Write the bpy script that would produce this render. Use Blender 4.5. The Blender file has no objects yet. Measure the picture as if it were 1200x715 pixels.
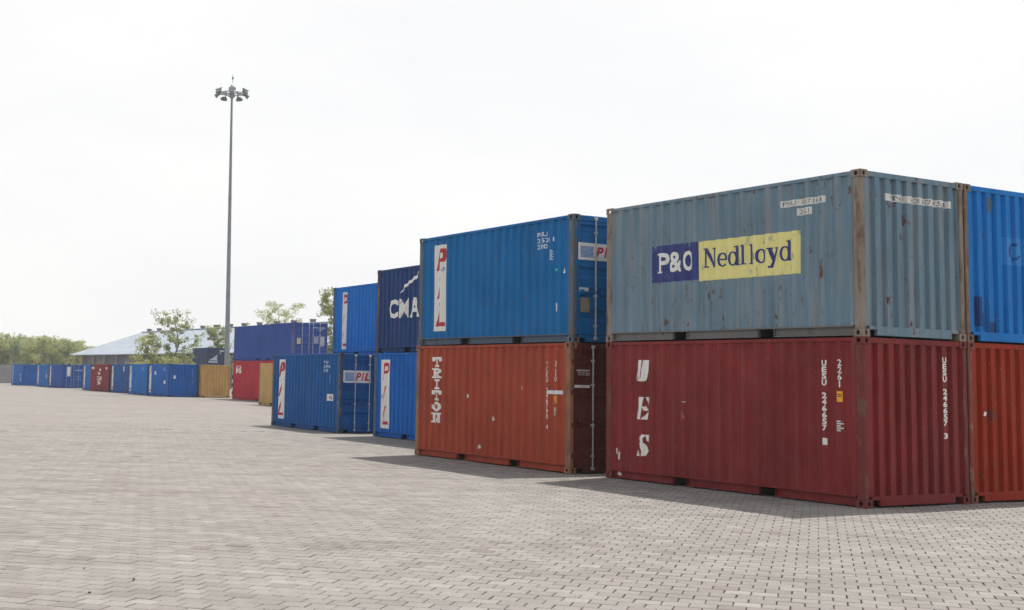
import bpy, bmesh, math, random
import numpy as np
from mathutils import Vector, Matrix

scene = bpy.context.scene
COL = scene.collection
R = math.radians

# ---------------------------------------------------------------- camera
F, PITCH, ROLL, EYE = 1499.75, 0.100064, -0.021844, 1.78476      # pixels (at 1200 wide), radians, metres
PPX, PPY = -158.687, -64.412
cam = bpy.data.cameras.new('camera')
cam.sensor_width = 36.0
cam.lens = F / 1200 * 36
cam.shift_x = -PPX / 1200
cam.shift_y = PPY / 1200
cam.clip_start, cam.clip_end = 0.1, 6000
camo = bpy.data.objects.new('camera', cam)
COL.objects.link(camo)
cp_, sp_, cr_, sr_ = math.cos(PITCH), math.sin(PITCH), math.cos(ROLL), math.sin(ROLL)
up0 = Vector((0, -sp_, cp_)); x0 = Vector((1, 0, 0)); fw = Vector((0, cp_, sp_))
rt = x0 * cr_ - up0 * sr_
up = x0 * sr_ + up0 * cr_
M = Matrix((rt, up, -fw)).transposed().to_4x4()
M.translation = (0, 0, EYE)
camo.matrix_world = M
scene.camera = camo

# ---------------------------------------------------------------- sky and sun
SUN_EL, SUN_AZ = R(66), R(46)            # azimuth measured from +X towards +Y
world = bpy.data.worlds.new('World'); scene.world = world; world.use_nodes = True
wn = world.node_tree; wn.nodes.clear()
wo = wn.nodes.new('ShaderNodeOutputWorld'); bg = wn.nodes.new('ShaderNodeBackground')
sky = wn.nodes.new('ShaderNodeTexSky'); sky.sky_type = 'NISHITA'; sky.sun_disc = False
sky.sun_elevation = SUN_EL; sky.sun_rotation = math.pi / 2 - SUN_AZ
sky.air_density = 1.0; sky.dust_density = 4.0; sky.ozone_density = 1.0
bg.inputs['Strength'].default_value = 0.10
tc = wn.nodes.new('ShaderNodeTexCoord'); mp = wn.nodes.new('ShaderNodeMapping')
mp.inputs['Scale'].default_value = (1.3, 1.3, 4.5)
cn = wn.nodes.new('ShaderNodeTexNoise'); cn.inputs['Scale'].default_value = 2.2
cn.inputs['Detail'].default_value = 6; cn.inputs['Roughness'].default_value = 0.55
crp = wn.nodes.new('ShaderNodeValToRGB')
crp.color_ramp.elements[0].position = 0.35; crp.color_ramp.elements[0].color = (9.85, 9.9, 9.98, 1)
crp.color_ramp.elements[1].position = 0.62; crp.color_ramp.elements[1].color = (10.6, 10.55, 10.4, 1)
mx = wn.nodes.new('ShaderNodeMix'); mx.data_type = 'RGBA'; sx = wn.nodes.new('ShaderNodeSeparateXYZ'); hz = wn.nodes.new('ShaderNodeMapRange'); hz.interpolation_type = 'SMOOTHSTEP'
hz.inputs[1].default_value = .30; hz.inputs[2].default_value = 1.0; hz.inputs[3].default_value = .94; hz.inputs[4].default_value = .30    # white haze thins towards the zenith
wn.links.new(tc.outputs['Generated'], sx.inputs[0]); wn.links.new(sx.outputs['Z'], hz.inputs[0]); wn.links.new(hz.outputs[0], mx.inputs[0])
wn.links.new(tc.outputs['Generated'], mp.inputs['Vector']); wn.links.new(mp.outputs[0], cn.inputs['Vector'])
wn.links.new(cn.outputs['Fac'], crp.inputs[0])
wn.links.new(sky.outputs[0], mx.inputs[6]); wn.links.new(crp.outputs[0], mx.inputs[7])
wn.links.new(mx.outputs[2], bg.inputs['Color']); wn.links.new(bg.outputs[0], wo.inputs['Surface'])

sl = bpy.data.lights.new('sun', 'SUN'); sl.energy = 5.0; sl.angle = R(0.7); sl.color = (1.0, 0.955, 0.89)
so = bpy.data.objects.new('sun', sl); COL.objects.link(so)
sdir = Vector((math.cos(SUN_EL) * math.cos(SUN_AZ), math.cos(SUN_EL) * math.sin(SUN_AZ), math.sin(SUN_EL)))
so.rotation_euler = sdir.to_track_quat('Z', 'Y').to_euler(); so.location = (20, 20, 60)

scene.render.engine = 'CYCLES'
scene.view_settings.view_transform = 'Standard'; scene.view_settings.look = 'None'
scene.view_settings.exposure = 0.0; scene.view_settings.gamma = 1.0
scene.view_settings.use_curve_mapping = False
scene.cycles.max_bounces = 6

# ---------------------------------------------------------------- helpers
def lin(r, g, b):
    f = lambda c: (c / 255 / 12.92) if c / 255 <= .04045 else ((c / 255 + .055) / 1.055) ** 2.4
    return (f(r), f(g), f(b))

class MB:
    def __init__(self): self.v = []; self.f = []
    def quad(self, *p):
        n = len(self.v); self.v += [tuple(q) for q in p]; self.f.append(tuple(range(n, n + len(p))))
    def box(self, x0, x1, y0, y1, z0, z1):
        n = len(self.v)
        self.v += [(x, y, z) for z in (z0, z1) for y in (y0, y1) for x in (x0, x1)]
        self.f += [tuple(n + i for i in q) for q in ((0, 2, 3, 1), (4, 5, 7, 6), (0, 1, 5, 4), (2, 6, 7, 3), (0, 4, 6, 2), (1, 3, 7, 5))]
    def bbox(self, x0, x1, y0, y1, z0, z1, b=.006):
        """box with chamfered edges"""
        bm = bmesh.new(); bmesh.ops.create_cube(bm, size=1)
        for v in bm.verts:
            v.co = ((x0 + x1) / 2 + v.co.x * (x1 - x0), (y0 + y1) / 2 + v.co.y * (y1 - y0), (z0 + z1) / 2 + v.co.z * (z1 - z0))
        bmesh.ops.bevel(bm, geom=bm.edges[:], offset=b, segments=1, affect='EDGES')
        self.bm(bm)
    def bm(self, bm, mat=None):
        n = len(self.v); bm.verts.index_update()
        for v in bm.verts: self.v.append(tuple(mat @ v.co) if mat else tuple(v.co))
        for f in bm.faces: self.f.append(tuple(n + v.index for v in f.verts))
        bm.free()
    def tube(self, a, b, ra, rb, seg=8, caps=True):
        a = Vector(a); b = Vector(b); d = (b - a).normalized()
        u = d.orthogonal().normalized(); w = d.cross(u); n = len(self.v)
        for c, r in ((a, ra), (b, rb)):
            for i in range(seg):
                t = 2 * math.pi * i / seg; self.v.append(tuple(c + u * (r * math.cos(t)) + w * (r * math.sin(t))))
        for i in range(seg):
            j = (i + 1) % seg; self.f.append((n + i, n + j, n + seg + j, n + seg + i))
        if caps:
            self.f.append(tuple(n + i for i in reversed(range(seg)))); self.f.append(tuple(n + seg + i for i in range(seg)))
    def mesh(self, name):
        m = bpy.data.meshes.new(name); m.from_pydata(self.v, [], self.f)
        bm = bmesh.new(); bm.from_mesh(m); bmesh.ops.recalc_face_normals(bm, faces=bm.faces[:]); bm.to_mesh(m); bm.free()
        return m

def obj(name, mesh, mat=None, parent=None, smooth=False):
    o = bpy.data.objects.new(name, mesh); COL.objects.link(o)
    if parent is not None: o.parent = parent
    if mat is not None:
        if len(mesh.materials) == 0: mesh.materials.append(None)
        o.material_slots[0].link = 'OBJECT'; o.material_slots[0].material = mat
    return o
def empty(name, loc=(0, 0, 0), rz=0):
    o = bpy.data.objects.new(name, None); COL.objects.link(o); o.location = loc; o.rotation_euler = (0, 0, rz)
    o.empty_display_size = .3
    return o
def tag(o, label=None, cat=None, group=None, kind=None):
    if label: o['label'] = label
    if cat: o['category'] = cat
    if group: o['group'] = group
    if kind: o['kind'] = kind
    return o

# ---------------------------------------------------------------- materials
class NT:
    def __init__(self, name):
        self.m = bpy.data.materials.new(name); self.m.use_nodes = True
        self.t = self.m.node_tree; self.b = self.t.nodes['Principled BSDF']
    def n(self, kind, **kw):
        nd = self.t.nodes.new(kind)
        for k, v in kw.items():
            if hasattr(nd, k): setattr(nd, k, v)
            else: nd.inputs[k].default_value = v
        return nd
    def l(self, a, b): self.t.links.new(a, b)
    def coords(self, scale=(1, 1, 1), seed=0, kind='Object'):
        t = self.n('ShaderNodeTexCoord'); m = self.n('ShaderNodeMapping')
        m.inputs['Scale'].default_value = scale; m.inputs['Location'].default_value = (seed * 3.17, seed * 1.31, seed * .77)
        self.l(t.outputs[kind], m.inputs['Vector']); return m.outputs[0]
    def noise(self, vec, scale, detail=4, rough=.55):
        nd = self.n('ShaderNodeTexNoise'); nd.inputs['Scale'].default_value = scale
        nd.inputs['Detail'].default_value = detail; nd.inputs['Roughness'].default_value = rough
        self.l(vec, nd.inputs['Vector']); return nd.outputs['Fac']
    def ramp(self, fac, p0, p1, a=0., b=1.):
        nd = self.n('ShaderNodeMapRange'); nd.inputs[1].default_value = p0; nd.inputs[2].default_value = p1
        nd.inputs[3].default_value = a; nd.inputs[4].default_value = b; self.l(fac, nd.inputs[0]); return nd.outputs[0]
    def math(self, op, a, b):
        nd = self.n('ShaderNodeMath', operation=op)
        for i, q in enumerate((a, b)):
            if isinstance(q, (int, float)): nd.inputs[i].default_value = q
            else: self.l(q, nd.inputs[i])
        return nd.outputs[0]
    def mix(self, fac, a, b, mode='MIX'):
        nd = self.n('ShaderNodeMix', data_type='RGBA'); nd.blend_type = mode
        for s, q in ((0, fac), (6, a), (7, b)):
            if isinstance(q, (int, float)): nd.inputs[s].default_value = q
            elif isinstance(q, tuple): nd.inputs[s].default_value = (*q, 1) if len(q) == 3 else q
            else: self.l(q, nd.inputs[s])
        return nd.outputs[2]
    def bump(self, h, strength, dist=.02):
        nd = self.n('ShaderNodeBump'); nd.inputs['Strength'].default_value = strength; nd.inputs['Distance'].default_value = dist
        self.l(h, nd.inputs['Height']); self.l(nd.outputs[0], self.b.inputs['Normal'])
    def done(self, col, rough=.6, metal=0, spec=.35):
        if isinstance(col, tuple): self.b.inputs['Base Color'].default_value = (*col, 1)
        else: self.l(col, self.b.inputs['Base Color'])
        if isinstance(rough, (int, float)): self.b.inputs['Roughness'].default_value = rough
        else: self.l(rough, self.b.inputs['Roughness'])
        self.b.inputs['Metallic'].default_value = metal; self.b.inputs['Specular IOR Level'].default_value = spec
        return self.m

RUST = (.115, .052, .03)
def paint(name, base, seed=0, rust=.3, dust=.3, fade=.12, dustcol=None, gloss=0.):
    if dustcol is None: dustcol = tuple(.62 * q + .38 * g for q, g in zip(base, (.26, .25, .24)))
    N = NT(name)
    c = N.coords(seed=seed)
    big = N.noise(c, .9, 3)
    col = N.mix(N.ramp(big, .3, .7), tuple(q * (1 - fade) for q in base), tuple(min(1, q * (1 + fade) + .012 * fade) for q in base))
    st = N.noise(N.coords((5, 5, .28), seed + 1), 1.6, 5, .6)          # rain streaks
    col = N.mix(N.ramp(st, .45, .70, 0, dust), col, dustcol)
    dk = N.noise(N.coords((7, 7, .5), seed + 5), 1.3, 4, .6)
    col = N.mix(N.ramp(dk, .50, .80, 0, .5), col, tuple(q * .45 for q in base))
    fp = N.noise(N.coords((1, 1, .5), seed + 12), 2.3, 6, .7)              # faded patches
    col = N.mix(N.ramp(fp, .50, .72, 0, .30), col, tuple(.95 * q + .14 * g for q, g in zip(base, (.34, .31, .30))))
    f = N.noise(N.coords((1, 1, .55), seed + 2), 7.5, 8, .68)             # rust and chips
    msk = N.noise(N.coords((1, 1, .6), seed + 3), 1.1, 2)
    rf = N.math('MULTIPLY', N.ramp(f, .58, .64), N.ramp(msk, .62 - rust * .3, .72 - rust * .22))
    col = N.mix(rf, col, RUST)
    rr_ = N.noise(N.coords((9, 9, .22), seed + 8), 1.5, 5, .6)               # rust runs
    rm = N.noise(N.coords((1, 1, .4), seed + 7), .9, 2)
    col = N.mix(N.math('MULTIPLY', N.ramp(rr_, .58, .74, 0, .8), N.ramp(rm, .66 - rust * .35, .80 - rust * .3)), col, (.16, .085, .05))
    sp = N.noise(N.coords(seed=seed + 4), 26, 3, .6)
    col = N.mix(N.ramp(sp, .68, .72, 0, .55 * min(1, rust * 2)), col, (.42, .40, .37))
    N.bump(N.noise(N.coords((1, .6, .45), seed + 6), 2.6, 3), .35, .03)
    return N.done(col, N.ramp(st, .3, .8, .5 - .14 * gloss, .8 - .15 * gloss), 0, .13 + .25 * gloss)
def frame_paint(name, base, seed=0, rust=.55):
    N = NT(name)
    f = N.noise(N.coords((1, 1, .35), seed), 5.5, 8, .65)
    col = N.mix(N.ramp(N.noise(N.coords(seed=seed + 2), 1.4, 3), .3, .7), tuple(q * .8 for q in base), base)
    col = N.mix(N.ramp(f, .62 - rust * .25, .70 - rust * .12), col, (.14, .085, .055))
    g = N.noise(N.coords((1, 1, .3), seed + 3), 9, 6, .6)
    col = N.mix(N.ramp(g, .58, .68, 0, rust), col, (.30, .255, .20))
    return N.done(col, .7, 0, .3)
def decal(name, ink, base, seed=0, wear=.25):
    N = NT(name)
    f = N.noise(N.coords((1, 1, .5), seed), 9, 7, .7)
    m = N.noise(N.coords(seed=seed + 1), 1.7, 2)
    wf = N.math('MULTIPLY', N.ramp(f, .56, .62), N.ramp(m, .6 - wear * .5, .68 - wear * .4))
    col = N.mix(N.ramp(N.noise(N.coords((4, 4, .4), seed + 2), 2, 4), .4, .8, 0, .3), ink, tuple(.72 * q + .02 for q in ink))
    return N.done(N.mix(wf, col, base), .55, 0, .35)
def plain(name, col, rough=.6, metal=0, var=.15, scale=6, spec=.35):
    N = NT(name)
    v = N.noise(N.coords(), scale, 4)
    return N.done(N.mix(N.ramp(v, .3, .7), tuple(q * (1 - var) for q in col), tuple(min(1, q * (1 + var)) for q in col)), rough, metal, spec)

MAT_UNDER = plain('underbody', (.03, .028, .026), .9)
MAT_ROD = plain('galvanised_rod', (.42, .42, .43), .5, .3, .25, 9)
MAT_RUBBER = plain('rubber', (.015, .015, .016), .8)
MAT_PLATE = plain('plate', (.62, .62, .60), .5)
MAT_BROWNPLATE = plain('bare_plate', (.23, .19, .15), .7)

# ---------------------------------------------------------------- shipping containers
LW, LH = 2.438, 2.591
PAD = .178
def corr(a, b, n, depth, fo, fs):
    """trapezoid corrugation between a and b: list of (position, inset)"""
    p = (b - a) / n; out = [(a, 0.)]
    for k in range(n):
        s = a + k * p
        out += [(s + fo * p, 0.), (s + (fo + fs) * p, depth), (s + (1 - fs) * p, depth), (s + p, 0.)]
    return out
Y_OUT = -.010      # outermost plane of the side sheet
X_OUT = .012
def side_prof(L): return corr(PAD - .02, L - PAD + .02, 20 if L < 8 else 42, .040, .28, .225)
END_PROF = corr(.09, LW - .09, 9, .062, .42, .10)
def sample(prof, t):
    for (a, da), (b, db) in zip(prof, prof[1:]):
        if a - 1e-6 <= t <= b + 1e-6: return da + (db - da) * (0 if b - a < 1e-9 else (t - a) / (b - a))
    return 0.
POCKETS = {0: (1.97, 4.02)}
def pockets(L): return (L / 2 - 1.03, L / 2 + 1.03)
def dent(seed, x, z):
    """shallow buckling of a side sheet (metres inward)"""
    if not seed: return 0.
    a = math.sin(1.7 * x + seed) * math.sin(2.1 * z + 1.3 * seed) + .8 * math.sin(3.3 * x - 1.9 * z + 2.1 * seed) + .6 * math.sin(5.1 * x + 3.7 * z + .7 * seed) * math.sin(1.1 * x + seed)
    e = min(1, min(x - .15, 12.2 - x) / .4) * min(1, max(0, (z - .172)) / .35) * min(1, max(0, 2.53 - z) / .35)
    return .0055 * (a + .4) * max(0, e)
ZG = [.172, .35, .55, .75, .95, 1.15, 1.35, 1.55, 1.75, 1.95, 2.15, 2.35]
def side_mesh_dented(L, H, seed):
    m = MB(); P = side_prof(L); Z = ZG + [H - .06]
    for (a, da), (b, db) in zip(P, P[1:]):
        for z0, z1 in zip(Z, Z[1:]):
            m.quad((a, Y_OUT - da - dent(seed, a, z0), z0), (b, Y_OUT - db - dent(seed, b, z0), z0), (b, Y_OUT - db - dent(seed, b, z1), z1), (a, Y_OUT - da - dent(seed, a, z1), z1))
    return m.mesh('side_panel')
def side_mesh(L, H):
    m = MB(); P = side_prof(L)
    for (a, da), (b, db) in zip(P, P[1:]):
        m.quad((a, Y_OUT - da, .172), (b, Y_OUT - db, .172), (b, Y_OUT - db, H - .06), (a, Y_OUT - da, H - .06))
    return m.mesh('side_panel')
def end_mesh(H):
    m = MB(); P = END_PROF
    for (a, da), (b, db) in zip(P, P[1:]):
        m.quad((X_OUT + da, -a, .165), (X_OUT + db, -b, .165), (X_OUT + db, -b, H - .085), (X_OUT + da, -a, H - .085))
    return m.mesh('front_panel')
def casting_mesh(L, H, ix, iy, iz):
    """hollow corner casting with oval apertures in its three outer faces; ix/iy/iz 0 = low side, 1 = high side"""
    sx, sy, sz = .178, .162, .118; t = .026
    ex = .004
    X = (0 - ex, sx) if ix == 0 else (L + ex, L - sx)     # (outer, inner)
    Y = (0 + ex, -sy) if iy == 0 else (-LW - ex, -LW + sy)
    Z = (0, sz) if iz == 0 else (H, H - sz)
    m = MB(); S = 16
    A = [X, Y, Z]
    for ax in range(3):
        o1, o2 = [k for k in range(3) if k != ax]
        c1, c2 = sum(A[o1]) / 2, sum(A[o2]) / 2
        h1, h2 = abs(A[o1][1] - A[o1][0]) / 2, abs(A[o2][1] - A[o2][0]) / 2
        r1, r2 = {0: (.033, .042), 1: (.036, .042), 2: (.055, .032)}[ax]
        dirn = 1 if A[ax][1] > A[ax][0] else -1
        def P(pos, a, b):
            q = [0, 0, 0]; q[ax] = pos; q[o1] = a; q[o2] = b; return tuple(q)
        def ring(pos, k, H1, H2):
            rr = []; hh = []
            for i in range(S):
                th = 2 * math.pi * (i + .5) / S; ca, sa = math.cos(th), math.sin(th)
                hh.append(P(pos, c1 + r1 * ca, c2 + r2 * sa))
                s = 1 / max(abs(ca), abs(sa)); rr.append(P(pos, c1 + H1 * ca * s, c2 + H2 * sa * s))
            return rr, hh
        ro, ho = ring(A[ax][0], 0, h1, h2)
        ri, hi = ring(A[ax][0] + dirn * t, 0, h1 - t, h2 - t)
        for i in range(S):
            j = (i + 1) % S
            m.quad(ro[i], ro[j], ho[j], ho[i]); m.quad(ho[i], ho[j], hi[j], hi[i]); m.quad(hi[i], hi[j], ri[j], ri[i])
        # corner fill of the outer face (octagonal sampling leaves the four corners)
        for i in range(S):
            j = (i + 1) % S
            pa, pb = ro[i], ro[j]
            if abs(abs(pa[o1] - c1) - h1) < 1e-6 and abs(abs(pb[o2] - c2) - h2) < 1e-6 or abs(abs(pa[o2] - c2) - h2) < 1e-6 and abs(abs(pb[o1] - c1) - h1) < 1e-6:
                q = P(A[ax][0], c1 + math.copysign(h1, pa[o1] + pb[o1] - 2 * c1), c2 + math.copysign(h2, pa[o2] + pb[o2] - 2 * c2))
                m.quad(pa, q, pb)
        # closed inner face
        m.quad(P(A[ax][1], A[o1][0], A[o2][0]), P(A[ax][1], A[o1][1], A[o2][0]), P(A[ax][1], A[o1][1], A[o2][1]), P(A[ax][1], A[o1][0], A[o2][1]))
    return m.mesh('corner_casting')

_cache = {}; dent_seed = {}
def shared(key, fn):
    if key not in _cache: _cache[key] = fn()
    return _cache[key]

def bottom_rail_mesh(L):
    m = MB(); a = PAD + .001; segs = []
    for c in pockets(L):
        segs.append((a, c - .178)); a = c + .178
    segs.append((a, L - PAD - .001))
    m.bbox(PAD + .001, L - PAD - .001, -.104, -.004, .150, .174, .004)       # top lip
    for s, e in segs:
        m.box(s, e, -.100, -.078, .018, .150)                         # web
        m.bbox(s, e, -.100, -.030, .016, .034, .003)                    # bottom lip
        for q in (s, e): m.box(q - .004, q + .004, -.099, -.034, .034, .150)
    return m.mesh('bottom_rail')
def top_rail_mesh(L, H):
    m = MB(); m.bbox(PAD + .001, L - PAD - .001, -.065, -.003, H - .075, H - .014, .006); return m.mesh('top_rail')
def underbody_mesh(L):
    m = MB()
    m.box(.07, L - .07, -LW + .076, -.076, .151, .171)
    for i in range(int(L / .31)):
        x = .25 + i * .31
        if x > L - .2: break
        if min(abs(x - c) for c in pockets(L)) > .2: m.box(x, x + .045, -LW + .102, -.102, .03, .151)
    for c in pockets(L):                                             # fork pockets
        m.box(c - .183, c - .178, -LW + .101, -.101, .022, .150); m.box(c + .178, c + .183, -LW + .101, -.101, .022, .150)
        m.box(c - .178, c + .178, -LW / 2 - .01, -LW / 2 + .01, .022, .150)
    return m.mesh('underbody')
def roof_mesh(L, H):
    m = MB(); n = 26 if L < 8 else 54
    P = corr(.07, L - .07, n, .018, .3, .2)
    for (a, da), (b, db) in zip(P, P[1:]):
        m.quad((a, -.055, H - .024 - da), (b, -.055, H - .024 - db), (b, -LW + .055, H - .024 - db), (a, -LW + .055, H - .024 - da))
    return m.mesh('roof')
def front_header_mesh(H):
    m = MB(); m.bbox(.004, .07, -LW + .163, -.163, H - .10, H - .014, .006); return m.mesh('header')
def front_sill_mesh():
    m = MB()
    m.bbox(.004, .07, -LW + .34, -.34, .022, .168, .006)
    m.bbox(.004, .07, -.34 + .002, -.163, .112, .168, .005); m.bbox(.004, .07, -LW + .163, -LW + .338, .112, .168, .005)
    return m.mesh('sill')
def front_post_mesh(L, H, iy):
    m = MB()
    y0, y1 = (-.095, .001) if iy == 0 else (-LW - .001, -LW + .095)
    m.bbox(.0, .155, y0, y1, .118, H - .118, .012); return m.mesh('corner_post')
def rear_post_mesh(L, H, iy):
    m = MB()
    y0, y1 = (-.095, .001) if iy == 0 else (-LW - .001, -LW + .095)
    m.bbox(.0, .155, y0, y1, .118, H - .118, .012)
    return m.mesh('corner_post')
def door_header_mesh(H):
    m = MB(); m.bbox(.004, .09, -LW + .163, -.163, H - .125, H - .014, .006); return m.mesh('header')
def door_sill_mesh():
    m = MB()
    m.bbox(.004, .09, -LW + .34, -.34, .022, .150, .006)
    m.bbox(.004, .09, -.338, -.163, .1, .150, .005); m.bbox(.004, .09, -LW + .163, -LW + .338, .1, .150, .005)
    return m.mesh('sill')
DZ0, DZ1 = .160, .130      # door bottom, distance of door top below roof
def door_mesh(H):
    """left leaf, seen from outside; local y from -.105 to -1.212"""
    m = MB(); ya, yb = -.105, -1.212; z0, z1 = DZ0, H - DZ1; fr = .07
    m.bbox(.016, .064, ya - fr, ya, z0, z1, .006); m.bbox(.016, .064, yb, yb + fr, z0, z1, .006)
    m.bbox(.0161, .064, yb + fr, ya - fr, z0, z0 + fr, .006); m.bbox(.0161, .064, yb + fr, ya - fr, z1 - fr, z1, .006)
    P = corr(z0 + fr, z1 - fr, 5, .036, .52, .09)
    for (a, da), (b, db) in zip(P, P[1:]):
        m.quad((.024 + da, yb + fr, a), (.024 + da, ya - fr, a), (.024 + db, ya - fr, b), (.024 + db, yb + fr, b))
    return m.mesh('door')
def gasket_mesh(H):
    m = MB(); z0, z1 = DZ0, H - DZ1
    m.box(.045, .075, -LW / 2 - .006, -LW / 2 + .006, z0, z1)
    m.box(.045, .075, -.1045, -.0955, z0, z1); m.box(.045, .075, -LW + .0955, -LW + .1045, z0, z1)
    m.box(.066, .08, -LW + .106, -.106, z0 - .006, z1 + .006)
    return m.mesh('door_gasket')
def rod_mesh(H, y):
    m = MB(); z0, z1 = .075, H - .06
    m.tube((-.016, -y, z0), (-.016, -y, z1), .0165, .0165, 8)
    for z in (z0 + .02, z1 - .02): m.bbox(-.040, .004, -y - .038, -y + .038, z - .03, z + .03, .006)
    for z in (.34, .95, 1.75, H - .36): m.bbox(-.030, .022, -y - .034, -y + .034, z - .022, z + .022, .004)
    return m.mesh('lock_rod')
def handle_mesh(y, s):
    m = MB(); z = 1.02
    m.bbox(-.034, -.024, min(-y, -y + s * .42), max(-y, -y + s * .42), z - .016, z + .016, .003)
    m.bbox(-.044, .020, -y + s * .34 - .035, -y + s * .34 + .035, z - .05, z + .05, .005)
    return m.mesh('door_handle')
def hinge_mesh(y, z):
    m = MB(); m.tube((-.004, y, z - .06), (-.004, y, z + .06), .014, .014, 8); m.bbox(-.008, .018, y - .075, y + .055, z - .045, z + .045, .004); return m.mesh('hinge')

# ---------------------------------------------------------------- painted marks (flat print following the sheet)
def poly_bm(polys):
    bm = bmesh.new()
    for p in polys:
        vs = [bm.verts.new((q[0], q[1], 0)) for q in p]
        try: bm.faces.new(vs)
        except ValueError: pass
    bmesh.ops.triangulate(bm, faces=bm.faces[:])
    return bm
_txt = {}
def text_bm(s, bold=0., shear=0.):
    k = (s, bold, shear)
    if k not in _txt:
        c = bpy.data.curves.new('t', 'FONT'); c.body = s; c.offset = bold; c.shear = shear; c.resolution_u = 3
        o = bpy.data.objects.new('t', c); COL.objects.link(o)
        dg = bpy.context.evaluated_depsgraph_get(); me = bpy.data.meshes.new_from_object(o.evaluated_get(dg))
        bpy.data.objects.remove(o); bpy.data.curves.remove(c); _txt[k] = me
    bm = bmesh.new(); bm.from_mesh(_txt[k]); return bm
def fit(bm, u0, u1, v0, v1):
    xs = [v.co.x for v in bm.verts]; ys = [v.co.y for v in bm.verts]
    a, b, c, d = min(xs), max(xs), min(ys), max(ys)
    for v in bm.verts:
        v.co = (u0 + (v.co.x - a) / max(1e-6, b - a) * (u1 - u0), v0 + (v.co.y - c) / max(1e-6, d - c) * (v1 - v0), 0)
    return bm
def text_fit(s, u0, u1, v0, v1, bold=0., shear=0.): return fit(text_bm(s, bold, shear), u0, u1, v0, v1)
def merge(bms):
    m = MB()
    for b in bms: m.bm(b)
    bm = bmesh.new(); vs = [bm.verts.new(v) for v in m.v]
    for f in m.f:
        try: bm.faces.new([vs[i] for i in f])
        except ValueError: pass
    return bm
def stacked(s, uc, w, vtop, vbot, bold=.01):
    """letters upright, one under another"""
    n = len(s); st = (vtop - vbot) / n; out = []
    for i, ch in enumerate(s):
        if ch == ' ': continue
        ww = w * (.35 if ch in '1I' else 1)
        out.append(text_fit(ch, uc - ww / 2, uc + ww / 2, vtop - (i + .93) * st, vtop - i * st, bold))
    return merge(out)
def sheet_dent(ds, prof, u, w):
    """dent interpolated as the sheet's own facets do"""
    if not ds: return 0.
    xs = [p[0] for p in prof]
    i = max(0, min(len(xs) - 2, int(np.searchsorted(xs, u)) - 1)); Z = ZG + [LH - .06]
    j = max(0, min(len(Z) - 2, int(np.searchsorted(Z, w)) - 1))
    fx = min(1, max(0, (u - xs[i]) / max(1e-6, xs[i + 1] - xs[i]))); fz = min(1, max(0, (w - Z[j]) / (Z[j + 1] - Z[j])))
    d = lambda a, b: dent(ds, xs[a], Z[b])
    return (d(i, j) * (1 - fx) + d(i + 1, j) * fx) * (1 - fz) + (d(i, j + 1) * (1 - fx) + d(i + 1, j + 1) * fx) * fz
def mark(parent, bm, mat, face, L=6.058, H=LH, lift=.0035, name='lettering', flat=None):
    """bm in sheet coordinates: side: u = distance from the near end (x), v = z; end: u = distance from the side (−y), v = z"""
    if isinstance(bm, list): return [mark(parent, b, mat, face, L, H, lift, name, flat) for b in bm]
    prof = side_prof(L) if face == 'side' else END_PROF
    if flat is None:
        us = [v.co.x for v in bm.verts]; lo, hi = min(us), max(us)
        for t, _ in prof:
            if lo < t < hi:
                g = bm.verts[:] + bm.edges[:] + bm.faces[:]
                bmesh.ops.bisect_plane(bm, geom=g, plane_co=(t, 0, 0), plane_no=(1, 0, 0), dist=1e-5)
    ds = dent_seed.get(parent.name, 0) if face == 'side' and flat is None else 0
    if ds:
        ws = [v.co.y for v in bm.verts]; lo, hi = min(ws), max(ws)
        for t in ZG:
            if lo < t < hi: bmesh.ops.bisect_plane(bm, geom=bm.verts[:] + bm.edges[:] + bm.faces[:], plane_co=(0, t, 0), plane_no=(0, 1, 0), dist=1e-5)
    for v in bm.verts:
        u, w = v.co.x, v.co.y
        if face == 'side': v.co = (u, Y_OUT - sample(prof, u) - sheet_dent(ds, prof, u, w) + lift if flat is None else flat, w)
        elif flat is not None: v.co = (flat - lift, -u, w)
        else: v.co = (X_OUT + sample(prof, u) - lift, -u, w)
    for f in bm.faces:
        f.normal_update()
        nrm = f.normal
        if (face == 'side' and nrm.y < 0) or (face == 'end' and nrm.x > 0): f.normal_flip()
    me = bpy.data.meshes.new(name); bm.to_mesh(me); bm.free()
    return obj(name, me, mat, parent)
def mir(bm, c):       # text reads towards the near end on a side: mirror u
    for v in bm.verts: v.co.x = c - v.co.x
    return bm
# on a side panel the reader's right is −x, so side marks are written in (s = L − u) and mirrored
def smark(parent, bm, mat, L=6.058, **kw):
    if isinstance(bm, list): return [smark(parent, b, mat, L, **kw) for b in bm]
    return mark(parent, mir(bm, L), mat, 'side', L, **kw)
def rect(u0, u1, v0, v1): return poly_bm([[(u0, v0), (u1, v0), (u1, v1), (u0, v1)]])

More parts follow.
